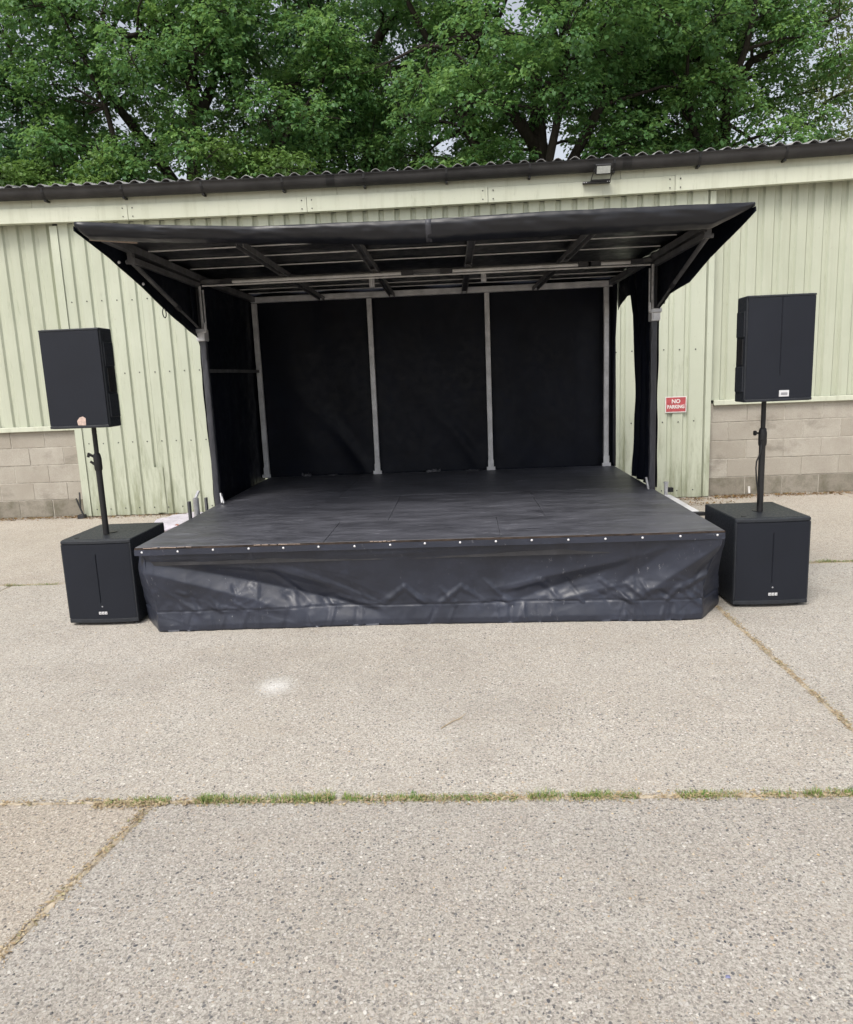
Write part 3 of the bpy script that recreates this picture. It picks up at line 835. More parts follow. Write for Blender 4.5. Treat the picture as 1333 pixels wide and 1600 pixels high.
# triangular side flaps of the canopy
def flap(edge_top, edge_low, bulge):
    def fn(u, v):
        def li(P_, s):
            q = s*(len(P_)-1); k = min(int(q), len(P_)-2); return Vector(P_[k]).lerp(Vector(P_[k+1]), q-k)
        a = li(edge_top, u); b = li(edge_low, u)
        p = a.lerp(b, v)
        p.x += bulge*math.sin(math.pi*v)*u + .008*noise.noise((p.y*4, p.z*6, bulge*50))
        return p
    return fn
fl_l = T(MB().grid(flap([(-2.272,4.535,2.572),(-2.262,5.0,2.575),(-2.245,5.45,2.575),(-2.235,5.95,2.57),(-2.228,6.40,2.57)],
                  [(-2.272,4.53,2.545),(-2.255,4.93,2.446),(-2.245,5.33,2.325),(-2.235,5.83,2.16),(-2.215,6.36,2.005)], -.02), 40, 16), 'side_flap', M['tarp'], smooth=True, solid=.002)
fl_r = T(MB().grid(flap([(1.868,4.995,2.572),(1.80,5.3,2.572),(1.74,5.55,2.57),(1.70,5.8,2.57),(1.665,6.1,2.57),(1.64,6.42,2.568)],
                  [(1.868,4.99,2.545),(1.80,5.24,2.43),(1.735,5.44,2.335),(1.68,5.72,2.21),(1.63,6.04,2.165),(1.612,6.39,2.05)], .015), 40, 16), 'side_flap', M['tarp'], smooth=True, solid=.002)
for (yy, zz, par_, xx) in ((5.02,2.435,fl_l,-2.248),(5.35,2.335,fl_l,-2.238)):
    T(MB().dome((xx+.012, yy, zz), .010, (.6,-.8,0), .4), 'eyelet', M['badge'], par_)
ring = MB().tube([(-2.232+.0*math.cos(a), 5.70+.035*math.cos(a), 2.165+.035*math.sin(a)) for a in [k*2*math.pi/14 for k in range(15)]], .004, 5, False)
T(ring, 'tie_ring', M['black'], fl_l, smooth=True)
T(MB().tube([(1.62,6.0,2.165),(1.60,6.05,2.14),(1.60,6.1,2.10)], .006, 6), 'tie_ring', M['black'], fl_r)

# tarp walls
def tarpwall(fn, nu, nv, name='tarp_wall', mat='tarp'): return T(MB().grid(fn, nu, nv), name, M[mat], smooth=True, solid=.002)
def backw(u, v):
    x = -2.265 + u*3.87; z = DZ-.02 + v*(2.575-DZ+.02)
    y = 8.125 + .016*noise.noise((x*1.3, z*1.1, 1)) + .010*math.sin(x*8.5+z*.9+1.5*noise.noise((x*.7, z*.6, 2))) 
    for bx_ in bxs[1:3]:
        # drapes drawn towards each post foot
        t = (z-DZ); dx = (bx_-x)
        y -= .022*math.exp(-((dx - t*.9)/.10)**2)*max(0, 1-t/1.2)
        y -= .018*math.exp(-((dx - t*.55-.12)/.07)**2)*max(0, 1-t/1.0)
        y += .016*math.exp(-((dx - t*.7)/.08)**2)*max(0, 1-t/1.1)
    y -= .02*math.exp(-((x-1.22)/.10)**2)*math.sin(math.pi*min(1,max(0,(z-.6)/1.6)))
    y += .004*noise.noise((x*6, z*5, 9))
    return (x, max(8.088, y), z)
tarpwall(backw, 150, 76)
def leftw(u, v):
    z = .38 + v*(2.58-.38); y0 = 6.40 - .13*max(0, min(1, (z-1.95)/.12)); y = y0 + u*(8.16-y0)
    x = -2.228 + .02*noise.noise((y*2.2, z*1.6, 5)) + .012*math.sin((y*9+z*3.2))*max(0,(z-1.6))*u + .010*noise.noise((y*7, z*5, 2))
    return (min(x, -2.207), y, z)
tarpwall(leftw, 60, 66)
T(MB().bar((-2.185,6.44,1.738),(-2.185,8.03,1.745),.03,.03), 'side_rail', M['steel'])
# bunched curtain on the right side, opening behind it, short valance above
def curtain(u, v):
    z = DZ+.003 + v*(2.55-DZ)
    yend = 7.22 - .14*math.sin(math.pi*min(1, max(0, (z-.6)/1.55)))*.9 + .03*noise.noise((z*3, 1, 1)) - .0*v
    if z > 2.1: yend += (z-2.1)*.5
    y = 6.40 + u*(yend-6.40)
    x = 1.628 + .028*math.sin(u*23 + z*.8 + 1.3*math.sin(z*1.7)) * (.5+.5*u) + .014*noise.noise((u*5, z*2.5, 3)) - .05*(1-v)*(1-v)*0
    return (x, y, z)
tarpwall(curtain, 90, 60, 'side_curtain')
def valance(u, v):
    y = 7.1 + u*1.02
    low = 2.30 - .10*math.exp(-((y-7.95)/.16)**2) + .015*noise.noise((y*6,3,3))
    z = 2.56 + (low-2.56)*v
    return (1.632 + .03*noise.noise((y*4, z*5, 6))*v, y, z)
tarpwall(valance, 40, 12, 'side_valance')
def rearcorner(u, v):
    z = DZ + v*(2.57-DZ)
    return (1.60 + .02*math.sin(u*9+z*2), 8.11 - u*.13 - .02*noise.noise((z*2,1,4))*u, z)
tarpwall(rearcorner, 14, 40, 'side_curtain')

# jack stubs on the left, pin and wing rail on the right
for (xx, yy, w, z1, mt_) in ((-2.225,5.80,.016,.70,'steel'),(-2.235,6.22,.016,.665,'steel')):
    T(MB().bar((xx,yy,.45),(xx,yy,z1),w,.04,(0,1,0)), 'jack_bar', M[mt_])
jt = T(MB().tube([(-2.235,5.98,.0),(-2.235,5.98,.70)], .024, 12).tube([(-2.235,5.98,.70),(-2.215,6.01,.755)], .012, 8), 'jack_leg', M['galv'])
T(MB().box(-2.29,-2.18,5.92,6.04,.0,.012), 'jack_foot', M['galv'], jt)
pn = T(MB().tube([(1.640,6.10,.50),(1.640,6.10,.675)], .015, 12).tube([(1.640,6.10,.675),(1.640,6.10,.687)], .021, 12), 'locking_pin', M['galv'])
T(MB().box(1.66,1.70,6.10,6.15,.60,.635), 'pin_block', M['black'], pn)
T(MB().box(1.612,1.665,5.32,6.05,.572,.588,.003), 'wing_rail', M['alu'])
T(MB().box(1.612,1.700,5.285,5.318,.555,.582,.003), 'wing_hinge', M['black'])
T(MB().bar((1.545,6.30,.600),(1.525,6.30,.70),.014,.03,(0,1,0)), 'latch_handle', M['galv'])
T(MB().bar((-2.12,6.30,.600),(-2.135,6.33,.68),.012,.04,(0,1,0)).bar((-2.10,6.28,.600),(-2.12,6.30,.66),.010,.02,(0,1,0)), 'latch_handle', M['galv'])
# scraps of cloth and tape at the foot of the back wall
for xx, w, h in ((-1.78,.10,.05),(-1.5,.12,.02),(-.42,.16,.045),(.0,.16,.018)):
    T(MB().grid(lambda u, v, xx=xx, w=w, h=h: (xx+u*w, 8.0+.03*noise.noise((xx*9+u*5,v*4,1))-.02*(1-v), DZ+.004+h*v*(.6+.5*noise.noise((u*6+xx,3,v)))), 10, 5), 'loose_hem', M['sleeve'], smooth=True, solid=.002)

# ------------------------------------------------------------------ loudspeakers
def rounded_front(w, d, bulge, n=10):       # plan outline with a slightly convex front
    pts = [(-w/2 + w*i/n, -bulge*math.sin(math.pi*i/n)) for i in range(n+1)]
    return pts
def badge(parent, x, y, z, w, h):
    b_ = MB().box(x-w/2, x+w/2, y-.002, y, z-h/2, z+h/2).build('badge', M['black'], parent)
    k = 3; cw = w/k
    for i in range(k):
        x0 = x-w/2+i*cw
        MB().box(x0+.0018, x0+cw-.0018, y-.0035, y-.0021, z-h/2+.001, z+h/2-.001).build('badge_cell', M['badge'], b_)
        MB().box(x0+cw*.42, x0+cw*.74, y-.0045, y-.0036, z-h*.20, z+h*.10).build('badge_mark', M['badge_grey'], b_)
    return b_
def make_sub():
    t = thing('subwoofer', '', 'subwoofer')
    w, d, h = .492, .585, .606
    o = MB().box(-w/2, w/2, .012, d, .018, h, .006).build('cabinet', M['cab'], t); bevel(o, .006, 2)
    # rims above and below the grille
    fr = rounded_front(w-.002, d, .016)
    top = MB().prism(fr + [(w/2-.001,.02),(-w/2+.001,.02)], h-.028, h-.003).build('front_rim', M['cab'], t); bevel(top, .005, 2)
    bot = MB().prism([(a, b-.003) for a, b in fr] + [(w/2-.001,.02),(-w/2+.001,.02)], .020, .050).build('front_rim', M['cab'], t); bevel(bot, .005, 2)
    gr = MB().grid(lambda u, v: (-w/2+.012+(w-.024)*u, -.004-.013*math.sin(math.pi*u) + (.006 if abs(u-.5) < .006 and .22 < v < .86 else 0), .051+(h-.08)*v), 84, 40).build('grille', M['grille'], t, smooth=False, solid=.002)
    for sx in (-1, 1):
        bevel(MB().box(sx*(w/2-.007)-.0065, sx*(w/2-.007)+.0065, -.003, .012, .051, h-.029).build('side_rim', M['cab'], t), .003, 1)
    badge(gr, .008, -.0185, .092, .062, .021)
    MB().dome((.006,-.018,.137), .0062, (0,-1,0), .5).build('grille_screw', M['badge_grey'], gr)
    MB().tube([(0,.262,h-.001),(0,.262,h+.004)], .034, 20).build('pole_socket', M['black'], t)
    MB().tube([(-.165,.075,h-.001),(-.165,.075,h+.003)], .016, 14).build('top_plug', M['black'], t)
    for sx in (-1, 1):
        for yy in (.06, d-.06):
            MB().tube([(sx*(w/2-.05),yy,0),(sx*(w/2-.05),yy,.02)], .02, 10).build('foot', M['black'], t)
        hd = MB().box(sx*(w/2+.001)-.002, sx*(w/2+.001)+.002, .26, .42, .36, .45, .0015).build('handle', M['black'], t)
    return t
sub = make_sub()
sub.location = (-2.537, 4.840, 0)
tag(sub, 'black square subwoofer on the ground left of the stage, carrying a pole', 'subwoofer', 'subwoofers beside the stage')
sub2 = copy_tree(sub); sub2.location = (2.012, 4.888, 0); sub2.rotation_euler[2] = R(1.2)
tag(sub2, 'black square subwoofer on the ground right of the stage, over the slab joint', 'subwoofer', 'subwoofers beside the stage')

def make_speaker(w, h, kind):
    t = thing('loudspeaker', '', 'loudspeaker')
    d1, d2 = .17, .37
    bw = w/2 - (d2-d1)*math.tan(R(30))
    o = MB().prism([(-w/2,.01),(w/2,.01),(w/2-.004,d1),(bw,d2),(-bw,d2),(-w/2+.004,d1)], 0, h).build('cabinet', M['cab'], t); bevel(o, .010, 3)
    fr = rounded_front(w-.004, 0, .010)
    for z0, z1 in ((.003,.020),(h-.016,h-.003)):
        bevel(MB().prism([(a, b-.006) for a, b in fr]+[(w/2-.002,.02),(-w/2+.002,.02)], z0, z1).build('front_rim', M['cab'], t), .004, 2)
    crease = kind == 'right'
    gr = MB().grid(lambda u, v: (-w/2+.006+(w-.012)*u, -.005-.009*math.sin(math.pi*u) + ((.005 if abs(u-.5) < .008 and v > .2 else 0) if crease else 0), .021+(h-.038)*v), 84, 30).build('grille', M['grille'], t, solid=.002)
    if crease:
        b_ = MB().box(-.002,.060,-.0185,-.0150,.030,.070,.001).build('badge', M['badge'], gr)
        MB().box(.010,.050,-.0195,-.0187,.040,.056).build('badge_mark', M['badge_grey'], b_)
    else:
        pk = [(-.002,.022),(.050,.020),(.053,.066),(.035,.078),(.012,.072),(-.006,.05)]
        n = len(pk)
        pm = MB().add([(a,-.0165,b) for a,b in pk]+[(a,-.0140,b) for a,b in pk], [tuple(range(n)), tuple(range(2*n-1,n-1,-1))]+[(i,n+i,n+(i+1)%n,(i+1)%n) for i in range(n)])
        lo = pm.build('torn_badge', M['peel'], gr); lo['label'] = 'pinkish torn patch where the badge has peeled off'
    for sx in (-1, 1):
        MB().box(sx*w/2-.004, sx*w/2+.004, .05, .15, h*.36, h*.60, .002).build('handle', M['black'], t)
        bevel(MB().box(sx*w/2-.005, sx*w/2+.005, .03, .16, h*.62, h*.86).build('side_pad', M['cab'], t), .003, 1)
        bevel(MB().box(sx*w/2-.005, sx*w/2+.005, .03, .16, h*.10, h*.34).build('side_pad', M['cab'], t), .003, 1)
    MB().tube([(0,.20,-.004),(0,.20,.004)], .032, 16).build('pole_socket', M['black'], t)
    return t
spl = make_speaker(.405, .642, 'left'); spl.location = (-2.524, 4.806, 1.366); spl.rotation_euler[2] = R(-.5)
tag(spl, 'black loudspeaker with a torn pink badge, on the pole left of the stage', 'loudspeaker', 'loudspeakers on poles')
spr = make_speaker(.425, .664, 'right'); spr.location = (2.013, 4.90, 1.362); spr.rotation_euler[2] = R(.8)
tag(spr, 'black loudspeaker with a white badge and creased grille, right of the stage', 'loudspeaker', 'loudspeakers on poles')

def make_pole(kind):
    t = thing('speaker_pole', '', 'pole')
    smooth_by_angle(MB().tube([(0,0,.0),(0,0,.50)], .0205, 18).build('lower_tube', M['black'], t))
    smooth_by_angle(MB().tube([(0,0,.50),(0,0,.775)], .0155, 18).build('upper_tube', M['black'], t))
    c = smooth_by_angle(MB().tube([(0,0,.46),(0,0,.475),(0,0,.545),(0,0,.575),(0,0,.58)], [.024,.027,.027,.022,.018], 18).build('collar', M['black'], t))
    if kind == 'right':
        MB().tube([(-.02,0,.545),(-.050,0,.547)], .007, 8).tube([(-.044,-.0,.547),(-.058,0,.547)], .017, 12).build('clamp_knob', M['black'], c)
        MB().tube([(-.014,-.02,.50),(-.018,-.024,.42),(-.045,-.03,.355),(-.048,-.03,.31),(-.040,-.028,.22),(-.024,-.024,.12),(-.023,-.022,.05)], .005, 7).build('cable', M['black'], t, smooth=True)
    else:
        MB().bar((-.018,0,.555),(-.060,-.005,.58),.016,.012,(0,1,0)).bar((-.052,-.005,.585),(-.062,-.005,.555),.016,.010,(0,1,0)).bar((-.02,0,.50),(-.05,-.004,.525),.014,.010,(0,1,0)).build('clamp_lever', M['black'], c)
    return t
pl = make_pole('left'); pl.location = (-2.537, 5.012, .610)
tag(pl, 'black telescopic pole with lever clamp standing on the left subwoofer', 'pole', 'speaker poles')
pl.scale = (1,1,.985)
pr = make_pole('right'); pr.location = (2.009, 5.11, .610)
tag(pr, 'black telescopic pole with round knob and cable loop on the right subwoofer', 'pole', 'speaker poles')
pr.scale = (1,1,.98)

# ------------------------------------------------------------------ small things on the ground
bag = thing('plastic_bag', 'crumpled white printed plastic bag on the ground behind the left subwoofer', 'bag', (-3.42, 8.62, 0))
def bagf(u, v):
    an = u*2*math.pi; r = math.sin(math.pi*(v*.5+.0)) 
    rr = math.cos(v*math.pi/2)
    x = math.cos(an)*.36*(rr**.5); y = math.sin(an)*.52*(rr**.5); z = .07*math.sin(v*math.pi/2)
    k = noise.noise((x*7, y*7, z*9))*.05 + noise.noise((x*18, y*18, z*18))*.022
    return (x*(1+k*3), y*(1+k*3), max(.001, z*(1+k*6)))
MB().grid(bagf, 46, 14).build('sack', M['bag'], bag, smooth=True)
for an, zz, s_ in ((-1.75,.035,.035),(-1.2,.05,.03),(-2.5,.05,.03),(-.7,.05,.028)):
    c = Vector((math.cos(an)*.33, math.sin(an)*.48, zz))
    MB().dome(c, s_, (math.cos(an), math.sin(an), .5), .25).build('print_patch', M['bag_print'], bag)
tw = MB().tube([(0,0,.004),(.05,.06,.007),(.085,.095,.005),(.115,.135,.010)], [.0022,.0022,.0018,.001], 6).tube([(.085,.095,.005),(.10,.085,.010)], [.0014,.0008], 5).build('twig', M['straw'])
tw.location = (-.148, 3.20, 0)
tag(tw, 'thin dry twig lying alone on the slab in front of the stage', 'twig')
sh = MB().add([(-.012,-.006,.002),(.012,-.008,.003),(.010,.008,.006),(-.006,.010,.004),(0,0,.010)], [(0,1,4),(1,2,4),(2,3,4),(3,0,4),(3,2,1,0)]).build('plastic_shard', simple('blue_plastic', (.16,.17,.30), .5))
sh.location = (.655, 1.756, 0); sh.scale = (.6,.6,.6); tag(sh, 'tiny blue plastic shard on the concrete near the lower right edge', 'litter')

# ---- loose grit on the concrete near the viewer
rng = np.random.default_rng(5)
def grit(n, name, lab):
    ico = np.array([(0,0,1),(.894,0,.447),(.276,.851,.447),(-.724,.526,.447),(-.724,-.526,.447),(.276,-.851,.447),(.724,.526,-.447),(-.276,.851,-.447),(-.894,0,-.447),(-.276,-.851,-.447),(.724,-.526,-.447),(0,0,-1)])
    fc = np.array([(0,1,2),(0,2,3),(0,3,4),(0,4,5),(0,5,1),(1,6,2),(2,7,3),(3,8,4),(4,9,5),(5,10,1),(2,6,7),(3,7,8),(4,8,9),(5,9,10),(1,10,6)])
    yy = 1.25 + rng.random(n)**1.6*5.0
    xx = (rng.random(n)-.5)*2*(.72*yy+.5)
    ok = ~((yy > 4.6) & (xx > -2.35) & (xx < 1.8))
    xx, yy = xx[ok], yy[ok]; n = len(xx)
    s = .0016+.0042*rng.random(n)**3
    an = rng.random(n)*6.28; st = .6+.4*rng.random(n)
    V = ico[None]*(1+.25*(rng.random((n,12,1))-.5))
    X_ = V[:,:,0]*s[:,None]; Y_ = V[:,:,1]*(s*st)[:,None]; Z_ = V[:,:,2]*(s*.55)[:,None]
    c, q = np.cos(an)[:,None], np.sin(an)[:,None]
    P_ = np.stack([X_*c-Y_*q+xx[:,None], X_*q+Y_*c+yy[:,None], Z_+.0004], -1).reshape(-1,3)
    F = (fc[None]+12*np.arange(n)[:,None,None]).reshape(-1,3)
    return fast_mesh(name, P_, F, M['pebble'])
def fast_mesh(name, V, F, mat, parent=None):
    me = bpy.data.meshes.new(name)
    me.vertices.add(len(V)); me.vertices.foreach_set('co', np.ascontiguousarray(V, dtype=np.float32).ravel())
    k = F.shape[1]
    me.loops.add(F.size); me.loops.foreach_set('vertex_index', np.ascontiguousarray(F, dtype=np.int32).ravel())
    me.polygons.add(len(F)); me.polygons.foreach_set('loop_start', np.arange(0, F.size, k, dtype=np.int32))
    me.update(calc_edges=True); me.validate()
    me.materials.append(mat)
    return link(name, me, parent)
gr_ = grit(15000, 'grit', ''); gr_['kind'] = 'stuff'; gr_['label'] = 'fine loose grit and small stones lying on the concrete slabs'; gr_['category'] = 'grit'

# ---- grass and dry debris in the joints
def blades(spots, name, mat, hmin, hmax, wid, lean):
    V = []; F = []
    for (x, y) in spots:
        h = random.uniform(hmin, hmax)*(.55+1.3*max(0, noise.noise((x*6, y*2, 8))+.35)); a = random.uniform(0, 6.28); l = random.uniform(.2, 1)*lean
        dx, dy = math.cos(a), math.sin(a); w = wid*random.uniform(.6,1.2)
        b = len(V)
        px, py = -dy*w, dx*w
        z0 = -.006
        V += [(x-px,y-py,z0),(x+px,y+py,z0),(x+dx*l*h*.35-px*.7,y+dy*l*h*.35-py*.7,h*.6),(x+dx*l*h*.35+px*.7,y+dy*l*h*.35+py*.7,h*.6),(x+dx*l*h,y+dy*l*h,h*(1-.35*l))]
        F += [(b,b+1,b+3),(b,b+3,b+2),(b+2,b+3,b+4)]
    return fast_mesh(name, np.array(V), np.array(F), mat)
def seg_spots(segs, dens, wid):
    out = []
    for (x0,y0,x1,y1,k) in segs:
        L = math.hypot(x1-x0,y1-y0)
        for _ in range(int(L*dens*k)):
            t = random.random()
            dn = .5+.9*noise.noise((x0*3+t*L*9, y0*3, 1))
            if random.random() > dn+.25: continue
            off = random.gauss(0, wid)
            dx, dy = (x1-x0)/L, (y1-y0)/L
            out.append((x0+(x1-x0)*t-dy*off, y0+(y1-y0)*t+dx*off))
    return out
Yj = Yf
gseg = [(-1.46,Yj-.01,-1.34,Yj,.5),(-1.34,Yj,-1.20,Yj,1.2),(-1.10,Yj,-.86,Yj,1.2),(-.86,Yj,-.70,Yj,.6),(-.70,Yj,-.55,Yj,1.2),(-.52,Yj,-.12,Yj,.8),(-.12,Yj,.16,Yj,.9),(.20,Yj,.34,Yj,.9),(.36,Yj,.62,Yj,1.1),(.77,Yj,1.02,Yj,1.0),(1.08,Yj,1.24,Yj,.7),(1.25,Yj,1.6,Yj,1.0),
        (-3.95,5.95,-3.5,5.96,.35),(2.6,6.0,3.6,6.0,.6)]
gs = blades(seg_spots(gseg, 3000, .014), 'joint_grass', M['grass'], .004, .021, .0014, 1.4)
gs['kind'] = 'stuff'; gs['label'] = 'short green and straw coloured grass growing in the slab joint'; gs['category'] = 'grass'
def flakes(spots, name, mat, smin, smax, up=.006):
    V = []; F = []
    for (x, y) in spots:
        a = random.uniform(0, 6.28); L = random.uniform(smin, smax); w = L*random.uniform(.15,.5)
        c, s_ = math.cos(a), math.sin(a); b = len(V); z = random.uniform(.0005, up)
        for (p_, q) in ((-L,0),(0,-w),(L,0),(0,w)):
            V.append((x+p_*c-q*s_, y+p_*s_+q*c, z+random.uniform(-.3,1)*up*.8))
        F += [(b,b+1,b+2),(b,b+2,b+3)]
    return fast_mesh(name, np.array(V), np.array(F), mat)
dseg = [(-1.9,Yj,1.6,Yj,.35),(-1.46,Yj-.012,1.6,Yj-.012,.35),(-1.262,Yj,-1.49,1.25,.45),(1.675,5.3,1.675,2.7,.5),(-4.2,5.97,-2.7,5.97,.25),(1.7,5.99,3.6,5.99,.3),(-1.5,Yj-.02,-1.2,Yj-.02,1.6)]
df = flakes(seg_spots(dseg, 1500, .014), 'joint_straw', M['straw'], .0025, .011)
df['kind'] = 'stuff'; df['label'] = 'dry brown straw and moss crumbs filling the slab joints'; df['category'] = 'debris'
def sand(x0, y0, x1, y1, w, seed):
    L = math.hypot(x1-x0, y1-y0); n = int(L/.02); dx, dy = (x1-x0)/L, (y1-y0)/L
    mb = MB(); m_ = 7; vv = []
    for i in range(n+1):
        px, py = x0+dx*L*i/n, y0+dy*L*i/n
        ww = w*(.55+.9*abs(noise.noise((px*4+seed, py*4, 1)))+.5*noise.noise((px*19, py*19, seed)))
        cc = .012*noise.noise((px*2.5, py*2.5, seed+5))
        for j in range(m_):
            q = (j/(m_-1)-.5)*2
            qq = cc+q*ww+.004*noise.noise((px*50+j, py*50, 3))
            z = -.0075 + (1-q*q)*(.0095+.004*noise.noise((px*30+j*3, py*30, 7)))
            vv.append((px-dy*qq, py+dx*qq, z))
    return mb.add(vv, [(i*m_+j, (i+1)*m_+j, (i+1)*m_+j+1, i*m_+j+1) for i in range(n) for j in range(m_-1)])
sd_ = MB()
for a_ in ((-1.262,Yj,-1.75,-.35,.026,1),(1.675,5.9,1.675,2.64,.022,2),(-2.4,Yj,1.9,Yj,.013,3),(-4.4,5.975,4.2,5.975,.012,4)):
    q_ = sand(*a_); sd_.add(q_.v, q_.f)
so_ = sd_.build('joint_sand', M['dirt'], smooth=True, kind='stuff'); so_['label'] = 'sandy brown dirt filling the joints between the concrete slabs'; so_['category'] = 'sand'
wseg = [(3.05,9.27,5.2,9.27,1.0),(3.05,9.18,3.5,9.2,.5),(-6.5,9.28,-4.95,9.28,1.0),(2.2,9.1,3.0,9.15,.6),(1.9,8.6,3.2,8.9,.25),(-4.9,9.2,-2.3,9.22,.5)]
wf = flakes(seg_spots(wseg, 700, .06), 'leaf_litter', M['litter'], .006, .022, .012)
wf['kind'] = 'stuff'; wf['label'] = 'brown leaf litter gathered along the foot of the shed wall'; wf['category'] = 'leaves'

# ------------------------------------------------------------------ trees
def leaf_cloud(centres, radii, per, size, name, mat, parent, flat=.7, seed=0, droop=0.0):
    """leaves gathered in sprays at the twig ends of each clump, plus a loose inner fill"""
    g_ = np.random.default_rng(seed)
    Cn = np.array(centres); Rn = np.array(radii); n = len(Cn)
    ctint = np.clip(g_.normal(.45, .2, n), 0, 1)
    ns = np.maximum(8, (30*(Rn/Rn.mean())**2)).astype(int)           # sprays per clump
    ci = np.repeat(np.arange(n), ns); S_ = len(ci)
    d = g_.normal(size=(S_,3)); d[:,2] += .35; d /= np.linalg.norm(d, axis=1, keepdims=True)
    rr = .35+.65*g_.random(S_)**.6
    off = d*(rr*Rn[ci])[:,None]; off[:,2] *= flat
    if droop: off[:,2] -= droop*g_.random(S_)**2*Rn[ci]
    sc = Cn[ci]+off
    stint = np.clip(ctint[ci]*.55 + .45*np.clip(g_.normal(.5,.28,S_),0,1) + .25*(rr-.75) + .12*d[:,2], 0, 1)  # random tones, yellower outer sprays; lit upper sides painted into the tint
    srad = g_.uniform(.13,.24,S_)*(size/.11)
    per_s = max(6, int(per*.82/30))
    idx = np.repeat(np.arange(S_), per_s)
    N = len(idx)
    e = g_.normal(size=(N,3)); e /= np.linalg.norm(e, axis=1, keepdims=True)
    q = g_.random(N)**.6
    o2 = e*(q*srad[idx])[:,None]; o2[:,2] *= .6
    pos = sc[idx]+o2
    out = e*.9 + d[idx]*.5
    tint = np.clip(stint[idx] + .10*e[:,2], 0, 1)  # upper leaves of each spray lightened, top light put into colour
    # inner fill, tint halved: shade inside the crown put into the colour
    M_ = int(n*per*.15); fi = g_.integers(0, n, M_)
    f = g_.normal(size=(M_,3)); f /= np.linalg.norm(f, axis=1, keepdims=True)
    fo = f*(g_.random(M_)**.5*Rn[fi]*.95)[:,None]; fo[:,2] *= flat
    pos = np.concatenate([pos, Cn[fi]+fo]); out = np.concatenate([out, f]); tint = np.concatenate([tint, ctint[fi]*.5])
    N = len(pos)
    nrm = np.array([0,-.15,.95]) + out*.45 + g_.normal(size=(N,3))*.38
    nrm /= np.linalg.norm(nrm, axis=1, keepdims=True)
    ax = out + g_.normal(size=(N,3))*.35 + np.array([0,0,-.2])
    ax -= nrm*(ax*nrm).sum(1, keepdims=True); ax /= np.linalg.norm(ax, axis=1, keepdims=True)
    bi = np.cross(nrm, ax)
    L = size*(.5+.9*g_.random(N))[:,None]; W = L*(.26+.16*g_.random(N))[:,None]
    fold = nrm*L*.14
    v0 = pos; v2 = pos+ax*L - nrm*L*.12
    v1 = pos+ax*L*.6+bi*W+fold; v3 = pos+ax*L*.6-bi*W+fold
    V = np.stack([v0,v1,v2,v3], 1).reshape(-1,3)
    b = 4*np.arange(N)[:,None]
    F = np.concatenate([b+np.array([[0,1,2]]), b+np.array([[0,2,3]])], 1).reshape(-1,3)
    o = fast_mesh(name, V, F, mat, parent)
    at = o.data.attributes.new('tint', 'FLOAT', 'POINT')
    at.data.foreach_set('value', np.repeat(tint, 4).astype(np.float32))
    return o

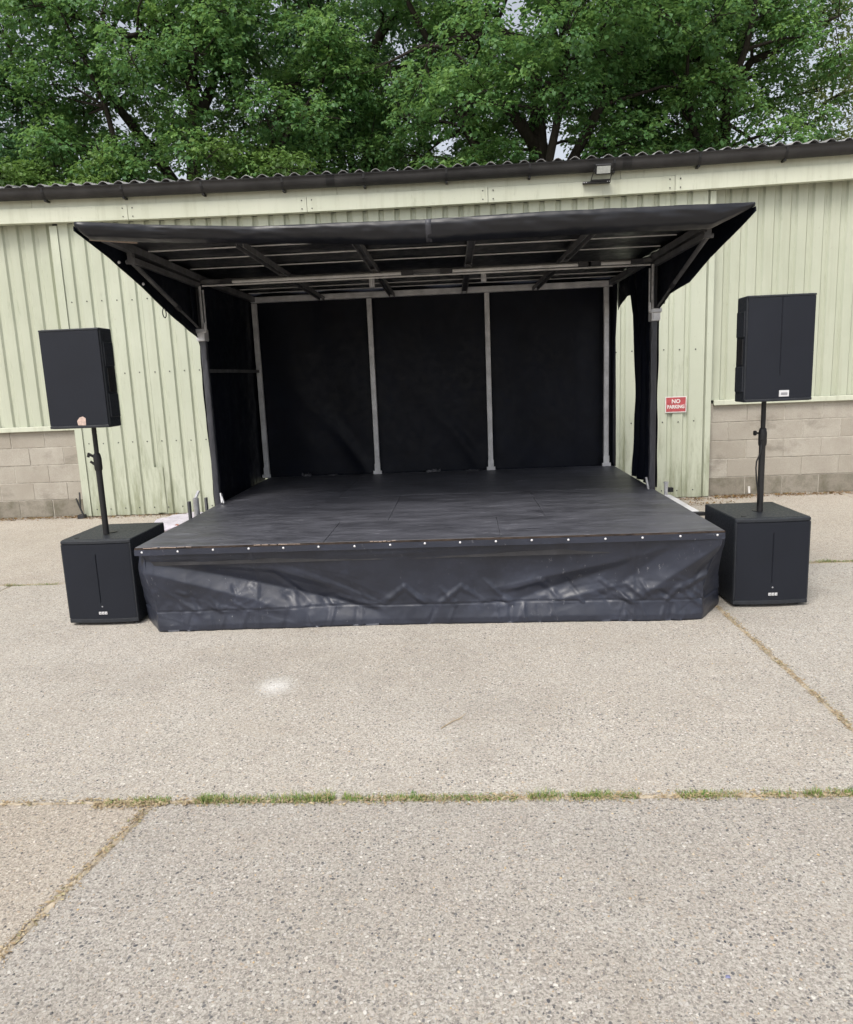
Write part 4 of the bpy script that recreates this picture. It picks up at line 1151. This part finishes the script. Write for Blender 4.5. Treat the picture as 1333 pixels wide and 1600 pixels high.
def tree(base, H, crown, rad, nclump, per, size, leafmat, label, seed, name='oak_tree', trunk_r=.32, lean=(0,0), rmin=.55, rmax=1.05, group='trees behind the shed', low=None, flat=.7, droop=0):
    g_ = random.Random(seed)
    t = thing(name, label, 'tree', base, group)
    cz = crown
    # trunk
    fork = H*.42
    tp = []
    for k in range(9):
        z = fork*1.5*k/8
        tp.append(Vector((lean[0]*z/fork + .12*noise.noise((seed, z*.5, 1)), lean[1]*z/fork + .12*noise.noise((seed, 7, z*.5)), z)))
    wood = MB(); wood.tube(tp, [trunk_r*(1.25-.95*k/8) if k else trunk_r*1.5 for k in range(9)], 12, False)
    # clump centres inside an uneven crown
    C_ = []; Rr = []
    tries = 0
    while len(C_) < nclump and tries < nclump*40:
        tries += 1
        d = Vector((g_.gauss(0,1), g_.gauss(0,1), g_.gauss(0,1))).normalized()
        rr = g_.random()**.42
        lob = 1+.22*noise.noise((d.x*2+seed, d.y*2, d.z*2))
        p = Vector((d.x*rad[0]*rr*lob + lean[0], d.y*rad[1]*rr*lob + lean[1], cz + d.z*rad[2]*rr*lob))
        if p.z < (low if low is not None else 2.5): continue
        r_ = g_.uniform(rmin, rmax)
        if any((p-q).length < .42*(r_+w) for q, w in zip(C_, Rr)): continue
        C_.append(p); Rr.append(r_)
    # limbs
    limbs = []
    nl = 9
    for k in range(nl):
        an = k*2.4+seed; st = tp[3+k % 6].copy() if k < nl-2 else tp[-1].copy()
        el = g_.uniform(.25,.95)
        end = Vector((math.cos(an)*rad[0]*.8+lean[0], math.sin(an)*rad[1]*.8+lean[1], cz + rad[2]*(el-.45)*1.1))
        pts = []
        for i in range(7):
            f = i/6; q = st.lerp(end, f); q.z += .5*math.sin(math.pi*f)*(.5+g_.random()*.3)
            q += Vector((noise.noise((seed+k, f*3, 1)), noise.noise((seed+k, 5, f*3)), noise.noise((f*3, seed+k, 9))))*.45*math.sin(math.pi*f)
            pts.append(q)
        r0 = trunk_r*g_.uniform(.35,.55)
        wood.tube(pts, [r0*(1-.82*i/6) for i in range(7)], 7, False); limbs += [(q, r0*(1-.82*i/6)) for i, q in enumerate(pts)]
    wood.build('trunk', M['bark'], t, smooth=True)
    tw_ = MB()
    for c, r_ in zip(C_, Rr):
        q, w0 = min(limbs, key=lambda a: (a[0]-c).length + (.5 if a[0].z > c.z else 0))
        mid = q.lerp(c, .5) + Vector((g_.uniform(-.2,.2), g_.uniform(-.2,.2), g_.uniform(-.05,.25)))
        w = min(w0*.6, .05)
        tw_.tube([q, mid, c], [w, w*.7, .012], 5, False)
        for _ in range(5):
            e = c + Vector((g_.gauss(0,1), g_.gauss(0,1), g_.gauss(.2,.7))).normalized()*r_*.85
            m_ = c.lerp(e,.5)+Vector((0,0,.06)); tw_.tube([mid.lerp(c,g_.uniform(.4,1)), m_, e], [.013,.009,.004], 3, False)
    tw_.build('branches', M['bark'], t, smooth=True, kind='stuff')
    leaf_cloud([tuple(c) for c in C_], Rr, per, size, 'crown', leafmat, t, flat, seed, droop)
    return t
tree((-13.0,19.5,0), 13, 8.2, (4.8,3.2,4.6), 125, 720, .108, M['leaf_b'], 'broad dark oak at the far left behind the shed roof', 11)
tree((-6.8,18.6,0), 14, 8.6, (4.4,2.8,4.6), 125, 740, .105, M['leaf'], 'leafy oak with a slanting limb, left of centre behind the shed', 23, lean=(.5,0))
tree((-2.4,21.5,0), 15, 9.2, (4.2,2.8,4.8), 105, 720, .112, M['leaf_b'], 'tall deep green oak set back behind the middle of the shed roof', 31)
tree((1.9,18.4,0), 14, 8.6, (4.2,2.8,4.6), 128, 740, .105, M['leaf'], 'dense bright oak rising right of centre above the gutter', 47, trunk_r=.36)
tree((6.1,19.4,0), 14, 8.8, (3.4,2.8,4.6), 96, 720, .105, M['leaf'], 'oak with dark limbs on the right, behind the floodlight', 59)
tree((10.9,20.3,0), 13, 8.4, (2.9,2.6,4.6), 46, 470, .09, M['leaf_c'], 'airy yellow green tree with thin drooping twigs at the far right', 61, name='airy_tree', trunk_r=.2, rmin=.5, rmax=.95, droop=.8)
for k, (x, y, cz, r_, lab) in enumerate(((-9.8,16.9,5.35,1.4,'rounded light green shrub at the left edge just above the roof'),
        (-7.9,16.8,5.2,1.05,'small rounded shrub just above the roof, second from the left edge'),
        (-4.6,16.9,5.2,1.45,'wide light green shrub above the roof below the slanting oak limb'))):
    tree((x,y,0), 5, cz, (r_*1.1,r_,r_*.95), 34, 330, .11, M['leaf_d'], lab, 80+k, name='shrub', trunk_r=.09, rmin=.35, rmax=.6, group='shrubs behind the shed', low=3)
